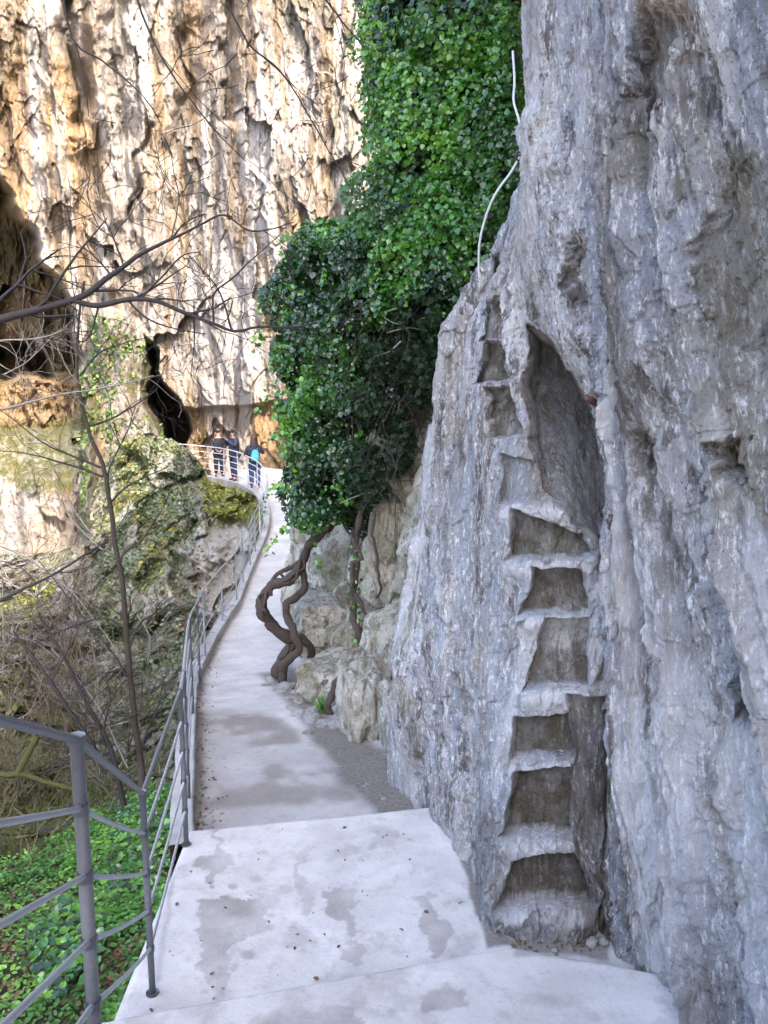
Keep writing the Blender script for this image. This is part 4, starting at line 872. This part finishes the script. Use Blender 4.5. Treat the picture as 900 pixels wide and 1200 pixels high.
pathtube(t, [(385,838,-.3),(390,806,-.3),(405,784,-.2),(424,766,0),(420,742,0),(414,705,.1),(420,672,.1),(416,640,.2),(424,600,.2),(436,560,.2)], 8.95, .04, .035, 9, .03, 51)
pathtube(t, [(424,766,.0),(428,740,0),(424,712,.05),(413,690,.05),(420,650,.1),(414,620,.1)], 8.85, .026, .02, 8, .05, 61)
pathtube(t, [(440,600,0),(438,640,0),(445,680,0),(440,700,.1)], 8.95, .02, .012, 7, .04, 71)
unpar(t.build('root', M['bark'], None), rt_)
pp = np.array([P(np.interp(s_, [0, 1], [412, 424]) + RNG.normal(0, 6), 640 + 130 * s_, 8.95) for s_ in RNG.random(70)])
unpar(leaves('foliage', pp, np.tile([-.3, -1, .2], (len(pp), 1)), .05, M['ivyd'], 'ivy', None, .6, .5), rt_)
gt = np.array([P(378, 832, 8.7)]).repeat(70, 0) + RNG.normal(0, .03, (70, 3)) * [1, 1, .2]
o = leaves('grass_tuft', gt, RNG.normal(0, 1, (70, 3)), .16, leafmat('tuft', [(0, (.06,.16,.02)), (1, (.16,.30,.05))], .5, .2), 'blade', None, -1.6, .2); tag(o, 'small green grass tuft between the boulders and the root', 'grass tuft')
# ================================================================== ROPE, RING, SPIKE
rp = empty('rope', tuple(P(612, 183, 6.2)), 'white rope hanging down the cliff edge above the hewn steps', 'rope')
t = Tubes(); t.add([P(x_, y_, d) for x_, y_, d in [(601,60,6.4),(603,95,6.3),(602,118,6.2),(608,140,6.1),(612,160,6.1),(609,180,6.05)]], .008, 8, True, 6); unpar(t.build('upper_strand', M['rope'], None), rp)
t = Tubes(); t.add([P(x_, y_, d) for x_, y_, d in [(609,184,6.05),(598,203,6.05),(582,225,6.1),(570,252,6.2),(562,285,6.3),(561,320,6.4)]], .008, 8, True, 6); unpar(t.build('lower_strand', M['rope'], None), rp)
rg = empty('anchor_ring', tuple(P(612, 183, 6.0)), 'dark iron ring holding the white rope on the cliff edge', 'anchor')
t = Tubes(); c = P(610, 183, 6.03); t.add([c + .03 * np.array([math.cos(a), .2, math.sin(a)]) for a in np.linspace(0, 6.283, 13)], .007, 6, False); unpar(t.build('ring', M['iron'], None), rg)
t = Tubes(); t.add([c + [.02, 0, 0], c + [.12, .25, 0]], .010, 6); unpar(t.build('pin', M['iron'], None), rg)
t = Tubes(); s0 = P(687, 466, 4.28); t.add([s0, P(694, 470, 4.33), P(708, 476, 4.45), P(722, 480, 4.75)], [.017, .021, .015, .014], 8); o = t.build('iron_spike', M['iron']); tag(o, 'short rusty iron spike sticking out of the wall beside the alcove', 'spike')
# ================================================================== BARE TREES AND BRUSH
def grow(t, p, v, r0, L_, depth, rg, up=.15, side=4, kink=.22, split=.5):
    k = max(4, int(L_ / (.12 if L_ < 2 else .22))); pts = [p]; dirs = []
    for i in range(k):
        v = v + rg.normal(0, kink, 3) * .6; v[2] += up * .12; v = v / np.linalg.norm(v); pts.append(pts[-1] + v * L_ / k); dirs.append(v.copy())
    rr = np.linspace(r0, max(r0 * .35, .0028), k + 1); t.add(pts, rr, side if r0 > .008 else 3, False)
    if depth > 0:
        for _ in range(rg.integers(2, 5) if depth > 1 else rg.integers(2, 4)):
            i = rg.integers(max(1, k // 4), k); n_ = rg.normal(0, 1, 3); n_ /= np.linalg.norm(n_)
            nv = dirs[i] * (1 - split) + n_ * split * 1.2; grow(t, pts[i + 1], nv / np.linalg.norm(nv), rr[i] * .62, L_ * rg.uniform(.4, .72), depth - 1, rg, up, side, kink, split)
def traced(t, pts, d, r0, r1, rg, twigs=0, tl=.6, dep=1, sides=6):
    q = np.array([P(x_, y_, d + (dd_[0] if dd_ else 0)) for x_, y_, *dd_ in pts]); k = len(q); ts = np.linspace(0, k - 1, (k - 1) * 5 + 1); q = cr(q, ts)
    q = q + np.stack([fbm(q * 5 / d * 6 + i * 5, 3, 5 + i) for i in range(3)], -1) * .004 * d * .5
    rr = np.linspace(r0, r1, len(q)); t.add(q, rr, sides, False)
    for _ in range(twigs):
        i = rg.integers(2, len(q) - 1); tv = q[i] - q[i-1]; tv /= np.linalg.norm(tv); n_ = rg.normal(0, 1, 3); n_[1] *= .4; v = tv * .8 + n_ * .8
        grow(t, q[i], v / np.linalg.norm(v), rr[i] * .5, tl * rg.uniform(.5, 1.3), dep, rg, .1, 4, .3)
rg = np.random.default_rng(77)
# overhanging limb from the left
e = empty('bare_branch', tuple(P(-60, 392, 6.0)), 'thick dark leafless limb reaching across from the left edge over the gorge', 'branch')
t = Tubes(); traced(t, [(-120,400),(-40,385),(0,375),(50,362),(90,350),(130,322),(165,298),(200,280),(240,262)], 6, .040, .006, rg, 7, .7, 2)
traced(t, [(86,352),(115,358),(150,352),(185,354),(220,368),(250,380),(275,388),(300,384),(340,384),(372,378)], 6, .022, .006, rg, 7, .6, 2)
unpar(t.build('limb', M['twig'], None), e)
t = Tubes()
for pts in ([(240,262),(262,252),(290,270),(320,268),(345,262)], [(250,380),(252,345),(275,325),(300,300),(330,275)], [(272,388),(262,352),(250,330),(222,300)], [(165,352),(190,325),(215,300),(235,295)],
            [(220,368),(250,362),(272,350),(268,372),(258,380)], [(115,358),(110,385),(98,400),(88,396)], [(130,322),(110,300),(90,285)], [(200,280),(215,262),(240,250)], [(150,352),(170,372),(200,385),(240,392)]):
    traced(t, pts, 6, .008, .003, rg, 3, .35, 1, 4)
unpar(t.build('twigs', M['twig'], None), e)
# sapling in front of the gorge
e = empty('bare_sapling', tuple(P(168, 915, 9.5)), 'slender dark leafless sapling standing behind the stair railing', 'tree')
t = Tubes(); traced(t, [(168,940,-.4),(165,900),(160,860),(152,800),(148,740),(144,690),(135,640),(128,590),(120,545),(105,510),(96,470),(90,430),(92,380),(98,330)], 9.2, .042, .012, rg, 6, 1.0, 2, 7)
unpar(t.build('trunk', M['darkstem'], None), e)
t = Tubes()
for pts in ([(118,548),(85,535),(45,515),(0,480)], [(120,558),(80,545),(40,532),(0,528)], [(152,800),(135,770),(110,740),(80,700),(40,650)], [(165,880),(175,850),(185,830),(190,800)], [(100,500),(130,490),(165,470),(185,455)], [(94,440),(120,410),(170,395)], [(128,590),(150,570),(200,545)], [(148,740),(120,725),(60,745),(10,770)]):
    traced(t, pts, 9.2, .014, .004, rg, 5, .6, 1, 4)
unpar(t.build('branches', M['twig'], None), e)
e = empty('bare_branch', tuple(P(-30, 720, 5.5)), 'dark leafless branch rising from the left edge towards the sapling', 'branch')
t = Tubes(); traced(t, [(-60,735),(0,705),(30,688),(60,675),(95,652),(125,633)], 5.5, .016, .006, rg, 4, .35, 1); unpar(t.build('limb', M['twig'], None), e)
e = empty('mossy_branch', tuple(P(-30, 905, 8)), 'fallen branch furred with green moss at the left edge', 'branch')
t = Tubes(); traced(t, [(-60,900),(0,908),(30,908),(60,918),(100,930)], 8, .035, .02, rg, 0, .5, 1, 7); unpar(t.build('limb', M['mosstwig'], None), e)
t = Tubes(); traced(t, [(20,908),(35,880),(45,862)], 8, .035, .03, rg, 0, .5, 1, 7); unpar(t.build('side_limb', M['mosstwig'], None), e)
for i, (pts, lab) in enumerate([([(128,690),(125,740),(110,790),(90,830)], 'x')][:0]): pass
for pts, lab in [([(45,720),(75,770),(105,830),(130,880),(150,960)], 'dark leaning stem of brush crossing behind the front railing post'), ([(15,740),(60,800),(100,860),(125,905)], 'thin dark stem of brush left of the leaning stem'),]:
    e = empty('bare_shrub', tuple(P(*pts[-1], 9)), lab, 'shrub'); t = Tubes(); traced(t, pts[::-1], 9, .035, .010, rg, 9, .9, 2); unpar(t.build('stems', M['twig'], None), e)
def hp_at(x_, y_):
    j = np.argmin(np.abs(gxh - x_)); i = np.argmin(np.abs(PYh[:, j] - y_)); return Vh[i, j]
gxh, PYh = gx, PY
spots = [(10,760),(40,800),(80,780),(20,860),(70,880),(120,860),(60,930),(20,940),(110,900),(150,880),(40,700),(90,720),(10,690),(130,930),(-20,800),(-30,880),(100,830),(60,840)]
adj = ['tangled brown leafless shrub low on the gorge slope']
for i, (x_, y_) in enumerate(spots):
    b_ = hp_at(x_, y_); e = empty('bare_shrub', tuple(b_), 'tangled brown leafless shrub on the gorge slope left of the path', 'shrub', 'leafless shrubs on the gorge slope')
    t = Tubes(); sz = np.linalg.norm(b_ - np.array([0, 0, CZ])) / 14
    for _ in range(6): grow(t, b_, np.array([rg.normal(0, .7), rg.normal(0, .5), 1.0]) / 1.3, .012 * sz + .004, rg.uniform(.8, 1.7) * sz, 3, rg, .1, 4, .35, .55)
    unpar(t.build('stems', M['browntwig'] if i % 5 else M['palewig'], None), e)
pl = [([(0,640),(40,660),(90,700),(140,770)],12),([(120,645),(85,610),(65,575)],12),([(110,630),(60,560),(62,555)],14),([(30,518),(60,520),(105,530)],16),([(150,900),(110,820),(60,760)],10),([(5,440),(30,425),(60,395)],15),([(0,400),(50,395),(80,385)],14),([(160,720),(175,745),(172,780)],14),([(0,480),(60,465),(120,455),(180,440)],9)]
for pts, d in pl:
    e = empty('dead_branch', tuple(P(*pts[0], d)), 'pale dead twig spread out in front of the mossy gorge side', 'branch', 'pale dead branches over the gorge'); t = Tubes(); traced(t, pts, d, .014, .005, rg, 9, .8, 1, 4); unpar(t.build('twigs', M['palewig'], None), e)
# thin twigs hanging in from the top
tw = [([(70,-30),(85,45),(120,72),(165,110),(190,150)],5,'hanging thin twig at the top left corner, leftmost of the three'),([(150,-30),(180,50),(215,105),(250,150),(290,190)],5,'thin twig slanting over the middle of the far cliff, second of three'),([(255,-20),(290,50),(325,80),(365,140),(400,200),(420,235)],5,'thin twig slanting towards the ivy, right of the other two'),([(372,-10),(400,25),(425,55)],5,'short thin twig at the top next to the ivy')]
for pts, d, lab in tw:
    e = empty('hanging_twig', tuple(P(*pts[0], d)), lab, 'twig'); t = Tubes(); traced(t, pts, d, .006, .0025, rg, 4, .45, 1, 4); unpar(t.build('twigs', M['twig'], None), e)
# ================================================================== PEOPLE
def skin_mesh(name, joints, edges, mat, sub=2):
    """joints: list of (co, radius)"""
    me = bpy.data.meshes.new(name); me.from_pydata([tuple(j[0]) for j in joints], edges, []); o = bpy.data.objects.new(name, me); COL.objects.link(o)
    md = o.modifiers.new('skin', 'SKIN'); sv = me.skin_vertices[0].data
    for s_, j in zip(sv, joints):
        r_ = j[1]; s_.radius = (r_, r_) if not isinstance(r_, tuple) else r_
    sv[0].use_root = True
    o.modifiers.new('sub', 'SUBSURF').levels = sub; o.modifiers['sub'].render_levels = sub
    dg = bpy.context.evaluated_depsgraph_get(); nm = bpy.data.meshes.new_from_object(o.evaluated_get(dg)); bpy.data.objects.remove(o); nm.name = name; nm.materials.clear(); nm.materials.append(mat)
    for p in nm.polygons: p.use_smooth = True
    r = bpy.data.objects.new(name, nm); COL.objects.link(r); return r
skinm = simple('skin', (.30,.17,.12), .6); hairm = simple('dark_brown_hair', (.055,.025,.018), .45, 0, .4, 60); hairg = simple('greying_hair', (.05,.04,.04), .7)
navy = simple('navy_jacket', (.018,.024,.05), .7, 0, .3, 20, .004); black = simple('black_coat', (.012,.012,.018), .75, 0, .3, 20, .004); jean = simple('blue_jeans', (.04,.07,.16), .8, 0, .2, 30); dkt = simple('dark_trousers', (.02,.025,.045), .8); shoe = simple('dark_shoes', (.03,.02,.03), .5)
teal = simple('turquoise_fabric', (.06,.34,.40), .6, 0, .15, 20, .004)
def person(loc, rot, h, arms, coat, trous, hairm_, hairlen, label, coatlen=.62, female=True, lean=0, bag=False, tcol=None):
    """faces local -Y"""
    k = h / 1.72; e = empty('person', tuple(loc), label, 'person'); e.rotation_euler = (0, 0, rot)
    sw = .185 if female else .215; hz = .93; J = []; E = []
    def j(x, y, z, r): J.append((Vector((x, y, z)) * k, r * k)); return len(J) - 1
    pel = j(0, 0, hz, .10); ch = j(0, -.0 + lean, 1.22, .10); nk0 = j(0, lean, 1.42, .09); nk = j(0, -.01 + lean, 1.50, .052); E += [(pel, ch), (ch, nk0), (nk0, nk)]
    hd0 = j(0, -.015 + lean, 1.56, .068); hd = j(0, -.01 + lean, 1.64, .088); E += [(nk, hd0), (hd0, hd)]
    hl = []
    for s_ in (-1, 1):
        hp = j(s_ * .095, 0, hz - .06, .08); kn = j(s_ * .105, -.015, .50, .055); an = j(s_ * .11, .01, .09, .04); to = j(s_ * .125, -.14, .045, .035); E += [(pel, hp), (hp, kn), (kn, an), (an, to)]
        sh = j(s_ * sw * .85, lean, 1.40, .062); el, wr = arms[0 if s_ < 0 else 1]; el_ = j(*el, .043); wr_ = j(*wr, .028); E += [(nk0, sh), (sh, el_), (el_, wr_)]
        dv = (Vector(wr) - Vector(el)).normalized(); pm = Vector(wr) + dv * .07; pm_ = j(*pm, .034); E.append((wr_, pm_))
        sd = dv.cross(Vector((0, 0, 1))); sd = sd.normalized() if sd.length > .1 else Vector((1, 0, 0))
        for q in range(4):
            o_ = sd * (q - 1.5) * .022; a1 = j(*(pm + o_ + dv * .05), .009); a2 = j(*(pm + o_ + dv * (.085 - .008 * abs(q - 1.3)) - Vector((0, 0, .012))), .008); E += [(pm_, a1), (a1, a2)]
        th = j(*(pm + sd * .045 + dv * .01), .010); E.append((pm_, th)); hl.append(pm)
    b = skin_mesh('body', J, E, skinm, 1); b.parent = e
    # face: nose, eyes, ears in one mesh on the head
    t = Tubes(); c = Vector((0, -.01 + lean, 1.645)) * k
    t.add([c + Vector((0, -.085, .005)) * k, c + Vector((0, -.108, -.02)) * k], [.008, .014], 5); t.build('nose', skinm, e)
    for s_ in (-1, 1): t = Tubes(); t.add([c + Vector((s_ * .088, .01, .015)) * k, c + Vector((s_ * .094, .012, -.03)) * k], [.012, .009], 5); t.build('ear', skinm, e)
    fm = simple('dark_feature', (.06,.02,.02), .4)
    for s_ in (-1, 1): t = Tubes(); t.add([c + Vector((s_ * .032, -.080, .012)) * k, c + Vector((s_ * .032, -.091, .012)) * k], [.011, .006], 6); t.build('eye', fm, e)
    t = Tubes(); t.add([c + Vector((-.025, -.084, -.042)) * k, c + Vector((0, -.092, -.044)) * k, c + Vector((.025, -.084, -.042)) * k], .005, 5); t.build('mouth', fm, e)
    # coat
    J, E = [], []
    c0 = j(0, lean, 1.25, (.20)); c1 = j(0, 0, 1.02, .19); c2 = j(0, .0, 1.72 - coatlen - .25 if coatlen > .7 else .80, .21); c3 = j(0, lean, 1.41, .13); E += [(c0, c1), (c1, c2), (c0, c3)]; cn = j(0, lean, 1.47, .07); E.append((c3, cn))
    for s_ in (-1, 1):
        sh = j(s_ * sw, lean, 1.38, .095); el, wr = arms[0 if s_ < 0 else 1]; el_ = j(*el, .078); wr_ = j(*wr, .055); E += [(c3, sh), (sh, el_), (el_, wr_)]
    skin_mesh('jacket', J, E, coat, 1).parent = e
    J, E = [], []
    p0 = j(0, 0, .92, .17)
    for s_ in (-1, 1):
        hp = j(s_ * .095, 0, .82, .13); kn = j(s_ * .105, -.015, .50, .092); an = j(s_ * .11, .01, .10, .070); E += [(p0, hp), (hp, kn), (kn, an)]
    skin_mesh('trousers', J, E, trous, 1).parent = e
    for s_ in (-1, 1):
        J, E = [], []; a = j(s_ * .11, .03, .05, .05); b2 = j(s_ * .12, -.06, .045, .048); c2_ = j(s_ * .128, -.15, .035, .038); E += [(a, b2), (b2, c2_)]; skin_mesh('shoe', J, E, shoe, 1).parent = e
    HV, HF = cubesphere(12); hv = HV * np.array([.112, .122, .125]); yy = HV[:, 1]; zz = HV[:, 2]
    front = sst(-.1, -.6, yy) * sst(.45, .0, zz); hv[:, 1] += front * .075; hv[:, 2] += front * .03
    if hairlen:
        lowb = sst(.1, -.5, zz) * sst(-.55, .0, yy); hv[:, 2] -= lowb * (hairlen + .12); hv[:, 1] += lowb * .05; hv[:, 0] *= 1 + lowb * .55; hv[:, 1] *= 1 - .3 * lowb
    hv += .010 * np.stack([fbm(HV * 5 + q_, 2, 9 + q_) for q_ in range(3)], -1)
    mesh_np('hair', (hv + np.array([0, .018 + lean, 1.685])) * k, HF, hairm_, e)
    return e, hl
dn = lambda s_, f=.0: ((s_ * .26, .02 - f, 1.12), (s_ * .24, -.10 - f, .90))
fz = lambda d: float(Hz(d)) + .005
p1_ = W(257, fz(31.3), 31.3); person(p1_, .25, 1.68, (((-.25, .0, 1.12), (-.10, -.20, 1.02)), ((.25, .0, 1.12), (.10, -.22, 1.00))), black, dkt, hairm, .12, 'woman with long brown hair in a dark padded coat facing the camera by the railing', .75)
p2_ = W(275, fz(30.1), 30.1); e2, hl = person(p2_, -.9, 1.78, (((-.27, -.10, 1.20), (-.08, -.30, 1.42)), ((.27, -.10, 1.20), (.09, -.30, 1.42))), navy, simple('navy_trousers', (.03,.04,.085), .8), hairg, 0, 'man in a dark jacket and navy trousers holding a camera up to his face', .6, False, -.01)
cmr = empty('camera_device', (0, 0, 0), 'small dark camera held up by the man at the railing', 'camera'); 
cp_ = Vector(p2_) + Vector((math.sin(-.9) * .36, -math.cos(-.9) * .36, 1.50)); cmr.location = cp_; cmr.rotation_euler = (0, 0, -.9)
v_, f_ = box_np((-.07, -.03, -.045), (.07, .03, .045)); mesh_np('camera_body', v_, f_, shoe, cmr); t = Tubes(); t.add([(0, -.03, 0), (0, -.09, 0)], .034, 12); t.build('lens', shoe, cmr)
p3_ = W(299, fz(28.1), 28.1); e3, _ = person(p3_, math.pi + .15, 1.72, (((-.30, -.02, 1.18), (-.22, -.24, 1.28)), ((.30, -.02, 1.14), (.18, -.22, 1.10))), navy, jean, hairm, .22, 'woman with long dark hair seen from behind wearing a turquoise backpack', .62)
bp = empty('backpack', tuple(Vector(p3_) + Vector((math.sin(-.35)*-.0, 0, 0))), 'turquoise backpack on the back of the woman with long hair', 'backpack'); bp.rotation_euler = (0, 0, math.pi + .15)
V_, F_ = cubesphere(14); b = V_ / np.max(np.abs(V_), axis=1, keepdims=True); V2 = (V_ * .6 + b * .36) * np.array([.145, .10, .205]); V2[:, 0] *= 1 - .25 * (V2[:, 2] / .2); V2 = V2 + np.array([-.03, .27, 1.14]); mesh_np('bag', V2, F_, teal, bp)
V3 = (V_ * .6 + b * .36) * np.array([.10, .03, .09]) + np.array([-.03, .37, 1.08]); mesh_np('pocket', V3, F_, simple('teal_pocket', (.08,.40,.45), .6), bp)
for s_ in (-1, 1):
    t = Tubes(); t.add([(s_ * .10, .16, 1.33), (s_ * .13, .02, 1.46), (s_ * .13, -.15, 1.36), (s_ * .13, -.15, 1.2)], .014, 5, True, 4); t.build('strap', teal, bp)
bpy.context.view_layer.update()
